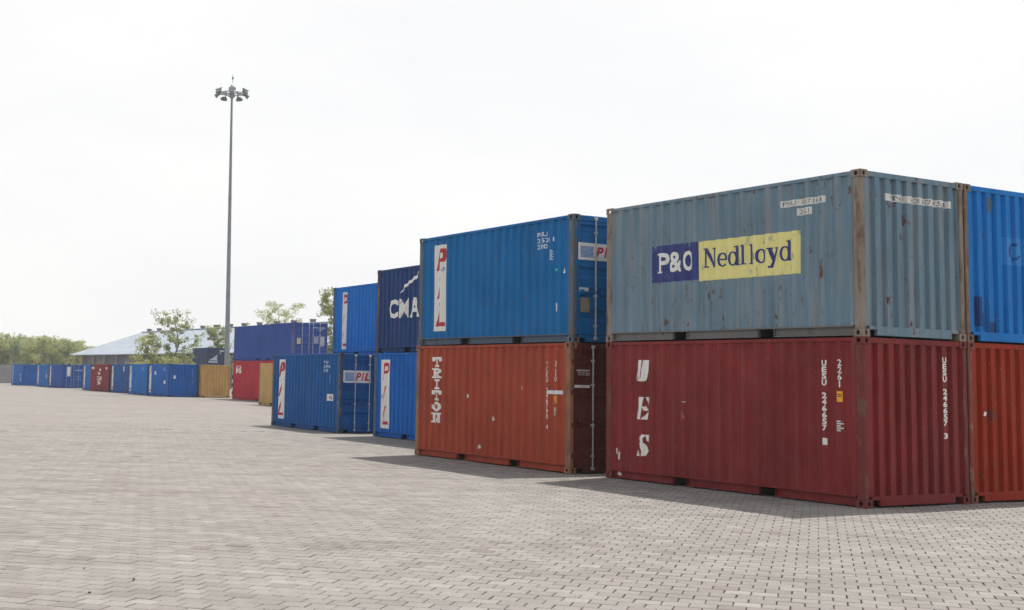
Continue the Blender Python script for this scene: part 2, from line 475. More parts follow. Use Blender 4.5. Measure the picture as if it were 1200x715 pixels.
def container(loc, yaw, base, label, seed, H=LH, L=6.058, near='front', z=0., rust=.3, dust=.3, frame=None, frust=.5, group='shipping containers stacked in the yard', detail=True, fade=.12, cat='container', frame_low=None, dustcol=None, door=None, gloss=0.):
    root = empty('shipping_container', (loc[0], loc[1], z), yaw)
    tag(root, label, cat, group)
    pm = paint('container_paint_%d' % seed, base, seed, rust, dust, fade, dustcol, gloss)
    fm = frame_paint('container_frame_%d' % seed, frame or tuple(q * .85 for q in base), seed + 9, frust)
    dp = paint('shaded_door_paint_%d' % seed, door, seed + 20, min(.7, rust + .2), dust, .25) if door else pm  # separate door colour, darkened to hold painted-in shade
    k = (round(L, 2), round(H, 2))
    def far(o): o.location = (L, -LW, 0); o.rotation_euler = (0, 0, math.pi); return o
    ds = seed if (seed < 12 and L < 8) else 0
    dent_seed[root.name] = ds
    obj('side_panel', side_mesh_dented(L, H, ds) if ds else shared(('side',) + k, lambda: side_mesh(L, H)), pm, root)
    far(obj('side_panel', shared(('side',) + k, lambda: side_mesh(L, H)), pm, root))
    fr_near = near == 'front'
    pl = lambda o, isnear: o if isnear else far(o)
    pl(obj('front_panel', shared(('end', k[1]), lambda: end_mesh(H)), pm, root), fr_near)
    pl(obj('header', shared(('fh', k[1]), lambda: front_header_mesh(H)), pm, root), fr_near)
    pl(obj('sill', shared('fs', front_sill_mesh), pm, root), fr_near)
    # doors
    dm = shared(('door', k[1]), lambda: door_mesh(H))
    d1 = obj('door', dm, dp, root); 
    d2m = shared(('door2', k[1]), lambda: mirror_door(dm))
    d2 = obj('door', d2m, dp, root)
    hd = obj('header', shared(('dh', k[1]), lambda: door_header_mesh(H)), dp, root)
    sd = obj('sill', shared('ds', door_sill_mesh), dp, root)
    gk = obj('door_gasket', shared(('gk', k[1]), lambda: gasket_mesh(H)), MAT_RUBBER, root)
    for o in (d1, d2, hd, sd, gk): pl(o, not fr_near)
    if not fr_near:
        for i, y in enumerate((.56, 1.075, LW - 1.075, LW - .56)):
            r = obj('lock_rod', shared(('rod', k[1], y), lambda: rod_mesh(H, y)), MAT_ROD, d1 if i < 2 else d2)
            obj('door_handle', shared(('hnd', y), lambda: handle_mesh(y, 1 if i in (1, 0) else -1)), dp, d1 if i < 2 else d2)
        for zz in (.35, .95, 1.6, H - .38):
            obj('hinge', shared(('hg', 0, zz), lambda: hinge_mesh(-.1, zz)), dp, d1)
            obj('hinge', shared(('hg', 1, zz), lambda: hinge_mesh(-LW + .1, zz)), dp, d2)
    for iy in (0, 1):
        o = obj('corner_post', shared(('po', k[1], iy), lambda: front_post_mesh(L, H, iy)), fm, root)
        far(obj('corner_post', shared(('po', k[1], iy), None), fm, root))
    for ix in (0, 1):
        for iy in (0, 1):
            for iz in (0, 1):
                obj('corner_casting', shared(('ca',) + k + (ix, iy, iz), lambda: casting_mesh(L, H, ix, iy, iz)), fm, root)
    obj('top_rail', shared(('tr',) + k, lambda: top_rail_mesh(L, H)), pm, root); far(obj('top_rail', shared(('tr',) + k, None), pm, root))
    obj('bottom_rail', shared(('br', k[0]), lambda: bottom_rail_mesh(L)), frame_low or pm, root); far(obj('bottom_rail', shared(('br', k[0]), None), frame_low or pm, root))
    obj('roof', shared(('rf',) + k, lambda: roof_mesh(L, H)), pm, root)
    obj('underbody', shared(('ub', k[0]), lambda: underbody_mesh(L)), MAT_UNDER, root)
    root_info[root.name] = (base, seed)
    return root
root_info = {}
def mirror_door(me):
    m = me.copy()
    for v in m.vertices: v.co.y = -LW - v.co.y
    m.flip_normals(); return m
def ink(root, col, wear=.25, tagname='ink'):
    base, seed = root_info[root.name]
    key = ('ink', col, root.name, wear)
    return shared(key, lambda: decal('painted_mark_%s' % root.name.replace('.', '_'), col, base, seed + 11, wear))
WHITE = (.74, .74, .71); REDI = lin(178, 38, 52); NAVY = lin(38, 52, 118); SIGN = (.70, .70, .68)

# hand-drawn letter outlines (unit boxes)
def slab(ch):
    t = .24
    R_ = lambda a, b, c, d: [(a, c), (b, c), (b, d), (a, d)]
    if ch == 'T': return [R_(0, 1, .78, 1), R_(0, .2, .58, .78), R_(.8, 1, .58, .78), R_(.34, .66, .2, .78), R_(.18, .82, 0, .2)]
    if ch == 'I': return [R_(.15, .85, .8, 1), R_(.34, .66, .2, .8), R_(.15, .85, 0, .2)]
    if ch == 'R': return [R_(0, .75, .82, 1), R_(.1, .34, .18, .82), R_(0, .45, 0, .18), [(.75, 1), (.95, .85), (.95, .6), (.72, .66), (.72, .76), (.6, .82)], [(.34, .42), (.34, .56), (.72, .66), (.95, .6), (.78, .44)], [(.45, .42), (.68, .42), (.88, .18), (.64, .18)], R_(.62, 1, 0, .18)]
    if ch == 'N': return [R_(0, .34, .82, 1), R_(.1, .3, .18, .82), R_(0, .42, 0, .18), [(.3, .82), (.34, 1), (.72, .3), (.72, 0)], R_(.72, .92, .0, .82), R_(.6, 1, .82, 1)]
    if ch == 'O':
        out = []; n = 16
        for i in range(n):
            a, b = 2 * math.pi * i / n, 2 * math.pi * (i + 1) / n
            P = lambda r1, r2, q: (.5 + r1 * math.cos(q), .5 + r2 * math.sin(q))
            out.append([P(.5, .5, a), P(.5, .5, b), P(.25, .3, b), P(.25, .3, a)])
        return out
def place_polys(polys, u0, u1, v0, v1, shear=0.):
    return poly_bm([[(u0 + x * (u1 - u0) + shear * y * (v1 - v0), v0 + y * (v1 - v0)) for x, y in p] for p in polys])
def pil_banner(root, s0, s1, v0, v1, L=6.058):
    """white vertical banner with red slanted P I L"""
    smark(root, rect(s0, s1, v0, v1), ink(root, SIGN, .12), L, name='logo_banner')
    w = s1 - s0; h = v1 - v0
    P = [[(.12, 0), (.30, 0), (.42, .52), (.24, .52)], [(.24, .52), (.42, .52), (.55, 1), (.38, 1)], [(.44, .80), (.50, 1), (.92, 1), (1.0, .82)],
         [(.72, .82), (1.0, .82), (.98, .56), (.72, .58)], [(.38, .38), (.42, .52), (.72, .58), (.98, .56), (.84, .40)]]
    I = [[(.14, 0), (.32, 0), (.56, 1), (.50, 1)]]
    Lp = [[(.10, 0), (.9, 0), (.9, .17), (.14, .17)], [(.14, .17), (.32, .17), (.56, 1), (.50, 1)]]
    bms = []
    for q, a, b in ((P, .70, .955), (I, .375, .62), (Lp, .055, .33)):
        bms.append(place_polys(q, s0 + w * .02, s0 + w * .98, v0 + h * a, v0 + h * b))
    smark(root, bms, ink(root, REDI, .1), L, lift=.0065, name='lettering')
def pil_door_sign(root, H=LH, z0=1.655, z1=2.02, door=None):
    """white plate with striped flag and red PIL across the left leaf"""
    y0, y1 = .135, 1.12
    m = MB(); m.bbox(.006, .0225, -y1, -y0, z0, z1, .002)
    sign = obj('sign_plate', m.mesh('sign_plate'), plain('sign_white_' + root.name, SIGN, .45, 0, .08), root)
    hz = z1 - z0
    bms = [rect(y0 + .05, y0 + .38, z0 + .06 + i * (hz - .12) / 9, z0 + .06 + (i + .62) * (hz - .12) / 9) for i in range(9)]
    mark(sign, bms, plain('sign_blue_' + root.name, lin(70, 120, 185), .5), 'end', flat=.006, lift=.0015)
    for ch, q0, q1 in (('P', .44, .64), ('I', .65, .74), ('L', .755, .955)):
        mark(sign, text_fit(ch, y0 + q0, y0 + q1, z0 + .07, z1 - .07, .035, .25), shared(('signred', root.name), lambda: plain('sign_red_' + root.name, lin(190, 40, 55), .5)), 'end', flat=.006, lift=.0015)
    return sign
def number_block(root, s0, lines, vtop, hgt, col, w=.1, L=6.058, wear=.3, gap=1.35):
    bms = []
    for i, t in enumerate(lines):
        v1 = vtop - i * hgt * gap
        bms.append(text_fit(t, s0, s0 + len(t) * w, v1 - hgt, v1, .012))
    smark(root, bms, ink(root, col, wear), L)

# ---------------------------------------------------------------- ground, yard paving
PA = R(19.0)                                    # paving courses run across this heading
PU = np.array([math.cos(PA), -math.sin(PA)]); PV = np.array([math.sin(PA), math.cos(PA)])
PL, PW = .225, .2025
def world_uv(N):
    g = N.n('ShaderNodeNewGeometry'); m = N.n('ShaderNodeMapping'); m.vector_type = 'POINT'
    m.inputs['Rotation'].default_value = (0, 0, PA); N.l(g.outputs['Position'], m.inputs['Vector']); return m.outputs[0], g.outputs['Position']
STONE_A, STONE_B = (.218, .202, .187), (.278, .261, .244)
SAND = (.050, .036, .026)
def stain(N, pos, col):
    a = N.noise(pos, .16, 5, .6); b = N.noise(pos, .9, 5, .65); c = N.noise(pos, 22, 4, .6)
    col = N.mix(N.ramp(a, .38, .66, 0, .5), col, (.300, .288, .274))
    col = N.mix(N.ramp(b, .48, .72, 0, .6), col, (.165, .152, .140))
    col = N.mix(N.ramp(N.noise(pos, .35, 6, .7), .60, .75, 0, .35), col, (.215, .178, .138))
    d = N.n('ShaderNodeVectorMath', operation='DISTANCE'); d.inputs[1].default_value = (-.30, 14.05, 0); N.l(pos, d.inputs[0])      # old oil spot
    col = N.mix(N.math('MULTIPLY', N.ramp(d.outputs['Value'], .05, .75, .5, 0), N.ramp(N.noise(pos, 5, 4), .3, .6)), col, (.09, .085, .08))
    mt = N.n('ShaderNodeMapping'); mt.inputs['Rotation'].default_value = (0, 0, -2.05); mt.inputs['Scale'].default_value = (.05, 1.1, 1); N.l(pos, mt.inputs['Vector'])
    tr = N.noise(mt.outputs[0], 1.3, 4, .6)                        # traffic lanes along the stacks
    col = N.mix(N.ramp(tr, .48, .68, 0, .42), col, (.165, .150, .136))
    e = N.noise(pos, 5.5, 5, .7)
    col = N.mix(N.ramp(e, .56, .74, 0, .35), col, (.155, .143, .130))
    return N.mix(N.ramp(c, .35, .75, 0, .28), col, (.145, .134, .123))
def mat_paver():
    N = NT('paving_block'); uv, pos = world_uv(N)
    at = N.n('ShaderNodeAttribute'); at.attribute_name = 'rnd'
    oi = N.n('ShaderNodeObjectInfo')
    r = N.math('FRACT', N.math('ADD', at.outputs['Fac'], oi.outputs['Random']), 0)
    col = N.mix(r, STONE_A, STONE_B)
    col = N.mix(N.ramp(N.math('FRACT', N.math('MULTIPLY', r, 37.7), 0), .95, .96, 0, .6), col, (.150, .132, .118))
    col = N.mix(N.ramp(N.math('FRACT', N.math('MULTIPLY', r, 91.3), 0), .95, .96, 0, .6), col, (.33, .315, .30))
    N.bump(N.noise(pos, 60, 4, .6), .25, .004)
    return N.done(stain(N, pos, col), .9, 0, .2)
def mat_paving_sheet():
    N = NT('paving_sheet'); uv, pos = world_uv(N)
    br = N.n('ShaderNodeTexBrick'); N.l(uv, br.inputs['Vector'])
    br.inputs['Scale'].default_value = 1; br.inputs['Brick Width'].default_value = PL; br.inputs['Row Height'].default_value = PW
    br.inputs['Mortar Size'].default_value = .0045; br.inputs['Mortar Smooth'].default_value = .3; br.inputs['Bias'].default_value = 0
    br.inputs['Color1'].default_value = (*STONE_A, 1); br.inputs['Color2'].default_value = (*STONE_B, 1); br.inputs['Mortar'].default_value = (*STONE_A, 1)
    col = stain(N, pos, br.outputs['Color'])
    col = N.mix(br.outputs['Fac'], col, (.135, .108, .086))
    return N.done(col, .9, 0, .2)
MAT_PAVER = mat_paver(); MAT_SHEET = mat_paving_sheet()
N = NT('joint_sand'); _, pos = world_uv(N)
MAT_SAND = N.done(N.mix(N.ramp(N.noise(pos, 2.2, 5, .65), .42, .62), SAND, (.17, .15, .13)), .95, 0, .1)

m = MB(); m.quad((-3000, -600, -.05), (3000, -600, -.05), (3000, 4500, -.05), (-3000, 4500, -.05))
N = NT('grassy_earth'); _, pos = world_uv(N)
tag(obj('ground', m.mesh('ground'), N.done(N.mix(N.noise(pos, .05, 6), (.10, .12, .045), (.20, .18, .11)), .95, 0, .1)), kind='structure')
yard = MB(); OUT = [(-140, -40), (120, -40), (120, 225), (-140, 225)]
INN = [(-.294 * 7.4 - 2.55, 7.4), (.506 * 7.4 + 2.55, 7.4), (.506 * 42.05 + 2.55, 42.05), (-.294 * 42.05 - 2.55, 42.05)]
for i in range(4):
    j = (i + 1) % 4; yard.quad((*OUT[i], -.010), (*OUT[j], -.010), (*INN[j], -.010), (*INN[i], -.010))
pavement = tag(obj('pavement', yard.mesh('pavement'), MAT_SHEET), kind='structure')

rng = np.random.default_rng(11)
def project(P):
    x, y, z = P[..., 0], P[..., 1], P[..., 2] - EYE
    d = y * cp_ + z * sp_; u = -y * sp_ + z * cp_
    X, Y = x / d, u / d
    return 600 + PPX + F * (X * cr_ - Y * sr_), 357.5 + PPY - F * (X * sr_ + Y * cr_)
cells = []
for r in range(int(5 / PW), int(48 / PW)):
    k = np.arange(-130, 130)
    u = (k + (.5 if r % 2 == 0 else 0.)) * PL + PL / 2; v = np.full(u.shape, (r + .5) * PW)
    x = u * PU[0] + v * PV[0]; y = u * PU[1] + v * PV[1]
    ok = (y > 7.5) & (y < 42) & (x > -.294 * y - 2.5) & (x < .506 * y + 2.5)
    cells.append(np.stack([x[ok], y[ok]], 1))
cells = np.concatenate(cells)
pxs, pys = project(np.concatenate([cells, np.zeros((len(cells), 1))], 1))
inview = (pxs > 4) & (pxs < 1196) & (pys < 713)
score = np.where(inview, cells[:, 1], 1e9)
order = np.argsort(score); singles = set(order[:300].tolist())
def paver_verts(L, W, j=.0056, c=.006, dep=.026):
    a, b = L / 2 - j, W / 2 - j
    base = [(-a, -b, -dep), (a, -b, -dep), (a, b, -dep), (-a, b, -dep)]
    mid = [(-a, -b, -c * .8), (a, -b, -c * .8), (a, b, -c * .8), (-a, b, -c * .8)]
    top = [(-a + c, -b + c, 0), (a - c, -b + c, 0), (a - c, b - c, 0), (-a + c, b - c, 0)]
    return np.array(base + mid + top, float)
PV0 = paver_verts(PL, PW)
PF = np.array([(8, 9, 10, 11)] + [(i, (i + 1) % 4, 4 + (i + 1) % 4, 4 + i) for i in range(4)] + [(4 + i, 4 + (i + 1) % 4, 8 + (i + 1) % 4, 8 + i) for i in range(4)])
jit = rng.normal(0, 1, (len(cells), 6))
ROT = np.array([[PU[0], PV[0]], [PU[1], PV[1]]])
def heave(x, y):
    """settled, slightly wavy paving, 0 to 12 mm down"""
    return -.006 + .0022 * (np.sin(2.1 * x + .6 * y) + np.sin(1.1 * y - 2.9 * x + 1) * .8 + np.sin(.55 * x + 1.9 * y + 2) * .8)
def paver_world(i):
    V = PV0.copy(); q = jit[i]
    th = q[0] * .013; c, s = math.cos(th), math.sin(th)
    xy = V[:, :2] @ np.array([[c, s], [-s, c]])
    z = V[:, 2] - .0025 + np.clip(q[1], -1.5, 1.5) * .0012 + V[:, 0] * np.clip(q[2], -2, 2) * .006 + V[:, 1] * np.clip(q[3], -2, 2) * .006
    xy = xy + np.clip(q[4:6], -2, 2) * .0022
    g = xy @ ROT.T + cells[i]
    return np.concatenate([g, (z + heave(g[:, 0], g[:, 1]))[:, None]], 1)
rest = [i for i in range(len(cells)) if i not in singles]
VV = np.concatenate([paver_world(i) for i in rest]); FF = np.concatenate([PF + 12 * k for k in range(len(rest))])
me = bpy.data.meshes.new('paver_field'); me.from_pydata(VV.tolist(), [], FF.tolist())
at = me.attributes.new('rnd', 'FLOAT', 'FACE'); at.data.foreach_set('value', np.repeat(rng.random(len(rest)), len(PF)).astype(np.float32))
tag(obj('paver_field', me, MAT_PAVER, pavement), kind='stuff')
variants = []
for k in range(6):
    mm = bpy.data.meshes.new('paver'); V = PV0.copy()
    V[8:, :2] *= 1 - rng.random((4, 1)) * .012; V[:, 2] += V[:, 0] * rng.normal(0, .005) + V[:, 1] * rng.normal(0, .005)
    mm.from_pydata(V.tolist(), [], PF.tolist()); variants.append(mm)
for n, i in enumerate(sorted(singles)):
    o = obj('paver', variants[n % 6], MAT_PAVER, pavement)
    o.location = (cells[i][0] + jit[i][4] * .0012, cells[i][1] + jit[i][5] * .0012, -.0025 + float(np.clip(jit[i][1], -1.5, 1.5)) * .0012 + float(heave(cells[i][0], cells[i][1])))
    o.rotation_euler = (0, 0, -PA + jit[i][0] * .010)
# bedding sand in the joints under the laid blocks
m = MB(); m.quad(*[(x_ * 1.01, y_ + (.3 if y_ > 20 else -.3), -.0235) for x_, y_ in INN])
obj('joint_sand', m.mesh('joint_sand'), MAT_SAND, pavement)

# ---------------------------------------------------------------- containers
YA, YC, YD = 2.08214, 2.07063, 2.01755
def nd(yaw): return np.array([math.cos(yaw), math.sin(yaw)]), np.array([math.sin(yaw), -math.cos(yaw)])
LA, LC, LD = np.array([7.447, 19.545]), np.array([3.939, 25.568]), np.array([-1.109, 41.861])
dA, nA = nd(YA); dC, nC = nd(YC)
SL = lambda u: 6.058 - u

# grey-blue container, top of the nearest stack
a2 = container(LA + nA * .01 + dA * .01, YA, lin(102, 129, 146), 'faded grey-blue container with a blue and yellow logo, on top of a dark maroon container', 1, z=LH, rust=.62, dust=.55, frame=lin(140, 128, 116), frust=.4, fade=.10, dustcol=(.31, .29, .27),
               frame_low=paint('grey_rail', lin(112, 112, 112), 31, .5, .3))
smark(a2, rect(SL(4.76), SL(3.562), 3.66 - LH, 4.34 - LH), ink(a2, NAVY, .32), name='logo_panel')
smark(a2, rect(SL(3.555), SL(1.24), 3.63 - LH, 4.335 - LH), ink(a2, lin(222, 214, 138), .26), name='logo_panel')
for ch, q0, q1 in (('P', 4.60, 4.32), ('&', 4.29, 3.98), ('O', 3.92, 3.71)):
    smark(a2, text_fit(ch, SL(q0), SL(q1), 3.83 - LH, 4.20 - LH, .03), ink(a2, WHITE, .2), lift=.008)
smark(a2, [rect(SL(4.64), SL(4.60), 4.165 - LH, 4.20 - LH), rect(SL(4.64), SL(4.48), 3.83 - LH, 3.86 - LH)], ink(a2, WHITE, .2), lift=.0085)
def arc(cx, cy, rx, ry, tx, ty, a0=0, a1=360, n=18):
    """ring segments of an upright-stressed bowl: tx, ty = stroke at the sides and at top/bottom"""
    out = []
    for q in range(n):
        a, b = R(a0 + (a1 - a0) * q / n), R(a0 + (a1 - a0) * (q + 1) / n)
        P = lambda r1, r2, t: (cx + r1 * math.cos(t), cy + r2 * math.sin(t))
        out.append([P(rx, ry, a), P(rx, ry, b), P(rx - tx, ry - ty, b), P(rx - tx, ry - ty, a)])
    return out
def serif_glyph(c, xh=.70, de=.28):
    """letters in a box: width 0..1, baseline 0, ascender 1, x-height xh, descender −de"""
    B = lambda a, b, c_, d: [(a, c_), (b, c_), (b, d), (a, d)]
    if c == 'N': return [B(.13, .27, .07, .95), B(-.02, .42, 0, .07), B(-.04, .20, .93, 1), [(.13, 1), (.34, 1), (.90, .0), (.72, .0)], B(.76, .90, .0, .95), B(.64, 1.03, .93, 1)]
    if c == 'l': return [B(.26, .74, .06, .95), B(.02, 1.0, 0, .06), [(.0, .94), (.26, .88), (.74, 1), (.26, .99)]]
    if c == 'o': return arc(.5, xh / 2, .5, xh / 2 + .01, .27, .07)
    if c == 'e': return arc(.5, xh / 2, .5, xh / 2 + .01, .26, .07, 0, 318) + [B(.22, .98, xh * .46, xh * .57)]
    if c == 'd': return arc(.42, xh / 2, .43, xh / 2 + .01, .25, .07) + [B(.62, .90, .0, .95), [(.44, .94), (.62, .90), (.90, 1), (.62, .99)], [(.90, .0), (1.06, .0), (1.06, .06), (.90, .08)]]
    if c == 'y': return [[(.06, xh), (.36, xh), (.66, .06), (.46, -.04)], [(.78, xh), (.94, xh), (.44, -de), (.24, -de)], B(-.04, .46, xh - .06, xh), B(.62, 1.06, xh - .06, xh), arc(.2, -de + .06, .14, .08, .1, .06)[0], B(.08, .30, -de, -de + .10)]
def serif_word(word, s0, s1, v0, asc):
    wd = {'N': 1.25, 'e': .88, 'd': 1.0, 'l': .52, 'o': .96, 'y': 1.0}; gap = .22
    k = (s1 - s0) / (sum(wd[c] + gap for c in word) - gap); q = s0; out = []
    for c in word:
        out.append(place_polys(serif_glyph(c), q, q + wd[c] * k, v0, v0 + asc)); q += (wd[c] + gap) * k
    return out
smark(a2, serif_word('Nedlloyd', SL(3.41), SL(1.42), 3.855 - LH, .345), ink(a2, NAVY, .3), lift=.008)
smark(a2, rect(SL(1.626), SL(.70), 4.735 - LH, 4.845 - LH), ink(a2, (.62, .62, .60), .18), name='number_strip')
smark(a2, rect(SL(1.29), SL(.985), 4.575 - LH, 4.695 - LH), ink(a2, (.62, .62, .60), .22), name='number_strip')
smark(a2, [text_fit('PNU', SL(1.58), SL(1.30), 4.755 - LH, 4.825 - LH), text_fit('03716', SL(1.20), SL(.86), 4.755 - LH, 4.825 - LH), text_fit('1', SL(.80), SL(.77), 4.755 - LH, 4.825 - LH), text_fit('2G1', SL(1.25), SL(1.03), 4.595 - LH, 4.675 - LH)], ink(a2, (.12, .13, .15), .2), lift=.0065)
mark(a2, rect(.585, 2.15, 4.735 - LH, 4.85 - LH), ink(a2, (.64, .64, .62), .2), 'end', name='number_strip')
mark(a2, [text_fit('PNU', .72, 1.06, 4.755 - LH, 4.83 - LH), text_fit('03', 1.2, 1.38, 4.755 - LH, 4.83 - LH), text_fit('37', 1.48, 1.66, 4.755 - LH, 4.83 - LH), text_fit('95', 1.74, 1.9, 4.755 - LH, 4.83 - LH), text_fit('1', 2.03, 2.07, 4.755 - LH, 4.83 - LH)], ink(a2, (.12, .13, .15), .2), 'end', lift=.0065)

# maroon container under it
a1 = container(LA, YA, lin(120, 30, 32), 'dark maroon container with three slanted white letters, under the grey-blue container', 2, rust=.34, dust=.2, frame=lin(112, 46, 44), frust=.3, fade=.2, gloss=.3)
U_ = [[(.27, 1), (.50, 1), (.34, .13), (.01, .13)], [(.55, 1), (1, 1), (.73, .13), (.39, .13)], [(.01, .13), (.73, .13), (.68, .05), (.56, 0), (.14, 0), (.03, .05)]]
E_ = [[(0, 0), (.34, 0), (.56, 1), (.24, 1)], [(.38, 0), (.76, 0), (.86, .38)], [(.50, .42), (.64, .62), (.86, .42), (.64, .38)], [(.62, 1), (1, 1), (.94, .62)], [(.46, .52), (.5, .60), (.72, .50), (.60, .44)]]
S_ = [[(0, 0), (.34, 0), (.22, .26), (.10, .26)], [(.40, 0), (.66, .04), (.84, .26), (.74, .46), (.50, .64), (.30, .60), (.36, .38), (.44, .22)], [(.36, .62), (.52, .64), (.50, .80), (.66, .98), (.46, 1), (.30, .84)], [(.62, .98), (.98, 1), (.88, .66), (.70, .72)]]
wi = ink(a1, WHITE, .1)
for q, v0, v1 in ((U_, 1.842, 2.236), (E_, 1.137, 1.551), (S_, .46, .863)):
    smark(a1, [place_polys([pp], SL(5.23), SL(4.83), v0, v1) for pp in q], wi)
smark(a1, stacked('UESU 246657 3', SL(.765), .09, 2.228, .914, .04), ink(a1, WHITE, .2))
smark(a1, rect(SL(.81), SL(.72), .905, 1.01), ink(a1, WHITE, .3), lift=.0015, name='check_digit_box')
smark(a1, stacked('2261', SL(.465), .075, 2.24, 1.80, .015), ink(a1, WHITE, .25))
smark(a1, rect(SL(.52), SL(.42), 1.58, 1.745), ink(a1, lin(235, 165, 30), .2), name='caution_label')
smark(a1, [rect(SL(.515), SL(.43), 1.66 + .03 * i, 1.675 + .03 * i) for i in range(2)], ink(a1, (.05, .04, .02), .1), lift=.004)
smark(a1, [rect(SL(.53), SL(.41 if i % 2 else .45), 1.13 + i * .035, 1.152 + i * .035) for i in range(5)], ink(a1, (.6, .6, .6), .3))
mark(a1, stacked('UESU 246657 3', 1.897, .095, 2.318, 1.021, .04), ink(a1, WHITE, .15), 'end')
smark(a1, [poly_bm([[(SL(5.80), .46), (SL(5.77), .46), (SL(5.78), .58), (SL(5.81), .56)]]), poly_bm([[(SL(5.74), .37), (SL(5.66), .36), (SL(5.65), .50), (SL(5.70), .52)]])], ink(a1, (.7, .68, .66), .3), name='scuff')
smark(a1, [rect(SL(4.02), SL(3.88), 1.48, 1.50), poly_bm([[(SL(4.0), 1.16), (SL(3.97), 1.16), (SL(3.99), 1.36), (SL(4.01), 1.36)]]), poly_bm([[(SL(3.94), 1.20), (SL(3.91), 1.20), (SL(3.95), 1.30)]])], ink(a1, (.42, .36, .35), .3), name='scuff')
smark(a1, poly_bm([[(SL(5.80), .075), (SL(5.70), .05), (SL(5.68), .10), (SL(5.78), .13)]]), ink(a1, (.66, .64, .58), .2), name='paint_blob', flat=-.0765)

# neighbours beside that stack
LB = LA + nA * (LW + .065)
b2 = container(LB + dA * .02, YA, lin(6, 112, 188), 'bright blue container on top of the orange-red container, beside the grey-blue one', 3, z=LH, rust=.30, dust=.25, frame=lin(120, 112, 104), frust=.75)
bl = ink(b2, lin(0, 50, 108), .3)
mark(b2, merge([rect(.22, .40, .26, .75), rect(.42, .52, .20, .48), rect(.60, .82, .12, .34)]), bl, 'end', name='repaint_patch')
mark(b2, rect(.60, .80, 2.18, 2.42), ink(b2, lin(66, 84, 106), .45), 'end', name='repaint_patch')
mark(b2, rect(1.0, 1.9, 1.32, 1.78), ink(b2, lin(30, 128, 200), .45), 'end', name='repaint_patch')
mark(b2, poly_bm(arc(1.30, 1.55, .17, .15, .06, .05, 60, 330, 14)), ink(b2, lin(18, 70, 138), .5), 'end', lift=.0065, name='emblem')
b1 = container(LB + dA * .015, YA, lin(142, 42, 16), 'orange-red container on the ground, beside the maroon one', 4, rust=.4, dust=.14, frame=lin(128, 60, 44), frust=.55)
mark(b1, poly_bm([[(.36, 1.40), (.42, 1.39), (.44, 1.45), (.39, 1.47)]]), ink(b1, WHITE, .1), 'end', name='paint_blob')
mark(b1, poly_bm([[(.46, 1.34), (.62, 1.30), (.74, 1.38), (.70, 1.48), (.54, 1.50), (.46, 1.44)]]), ink(b1, lin(104, 36, 22), .9), 'end', name='smudge')

# second stack: blue over rust red
c2 = container(LC + dC * .0 + nC * .015, YC, lin(0, 100, 160), 'blue container with a red and white vertical banner, stacked on the rust-red container', 5, z=LH, near='door', rust=.16, dust=.16, frame=lin(84, 100, 116), frust=.55, frame_low=paint('blue_rail', lin(84, 100, 118), 37, .4, .3))
pil_banner(c2, SL(5.36), SL(4.875), 2.925 - LH, 4.96 - LH)
number_block(c2, SL(1.265), ('PCIU', '21520 1', '2200'), 4.90 - LH, .095, (.62, .68, .74), .082)
smark(c2, [rect(SL(.80), SL(.70 if i % 2 else .73), 4.49 - LH - i * .028, 4.505 - LH - i * .028) for i in range(8)], ink(c2, (.55, .6, .66), .35))
smark(c2, rect(SL(.66), SL(.56), 4.06 - LH, 4.11 - LH), ink(c2, lin(60, 200, 150), .2), name='sticker')
smark(c2, rect(SL(.62), SL(.54), 3.23 - LH, 3.40 - LH), ink(c2, WHITE, .1), name='sticker')
smark(c2, poly_bm([[(SL(.39), 4.00 - LH), (SL(.32), 4.00 - LH), (SL(.35), 4.12 - LH)]]), ink(c2, WHITE, .2), name='sticker')
pil_door_sign(c2, z0=4.26 - LH, z1=4.61 - LH)
m = MB(); m.bbox(.008, .022, -.40, -.17, 3.60 - LH, 3.70 - LH, .002); obj('data_plate', m.mesh('data_plate'), MAT_PLATE, c2)
m = MB(); m.bbox(.006, .022, -.42, -.20, 3.20 - LH, 3.50 - LH, .002); obj('document_plate', m.mesh('document_plate'), MAT_BROWNPLATE, c2)

c1 = container(LC - dC * .02 - nC * .06, YC - .004, lin(154, 60, 36), 'rust-red container lettered TRITON, under the blue one with the banner', 6, near='door', rust=.6, dust=.22, frame=lin(152, 104, 76), frust=.7, door=lin(84, 32, 24), gloss=.2)  # door colour darkened: shade of the gap painted in, plus extra rust
for i, ch in enumerate('TRITON'):
    v1 = 2.315 - i * .258
    smark(c1, place_polys(slab(ch), SL(5.33), SL(4.96), v1 - .232, v1), ink(c1, WHITE, .16))
smark(c1, stacked('TCKU 246790 4', SL(.775), .07, 2.20, .83, .008), ink(c1, (.72, .68, .64), .45))
smark(c1, stacked('2210', SL(.485), .068, 2.22, 1.80, .008), ink(c1, (.70, .64, .60), .4))
smark(c1, rect(SL(.77), SL(.25), 1.55, 1.625), ink(c1, (.66, .68, .72), .3), name='label_strip')
smark(c1, rect(SL(.55), SL(.44), 1.36, 1.52), ink(c1, lin(206, 140, 50), .35), name='caution_label')
smark(c1, [rect(SL(.58), SL(.45 if i % 2 else .48), 1.12 + i * .035, 1.14 + i * .035) for i in range(5)], ink(c1, (.62, .58, .57), .35))
smark(c1, [poly_bm([[(SL(q), w), (SL(q - .07), w + .01), (SL(q - .05), w + .09), (SL(q - .01), w + .08)]]) for q, w in ((2.78, .93), (3.32, .30), (1.72, 1.62), (3.85, 1.4))], ink(c1, (.60, .56, .52), .25), name='scuff')
mark(c1, [rect(.16, .50, 2.02, 2.05), text_fit('TRITON', .2, .5, 1.93, 2.0, .01)], ink(c1, (.5, .45, .42), .4), 'end', flat=.024, lift=.002)
m = MB(); m.bbox(.012, .022, -.50, -.12, 1.69, 1.745, .002); obj('data_plate', m.mesh('data_plate'), MAT_PLATE, c1)

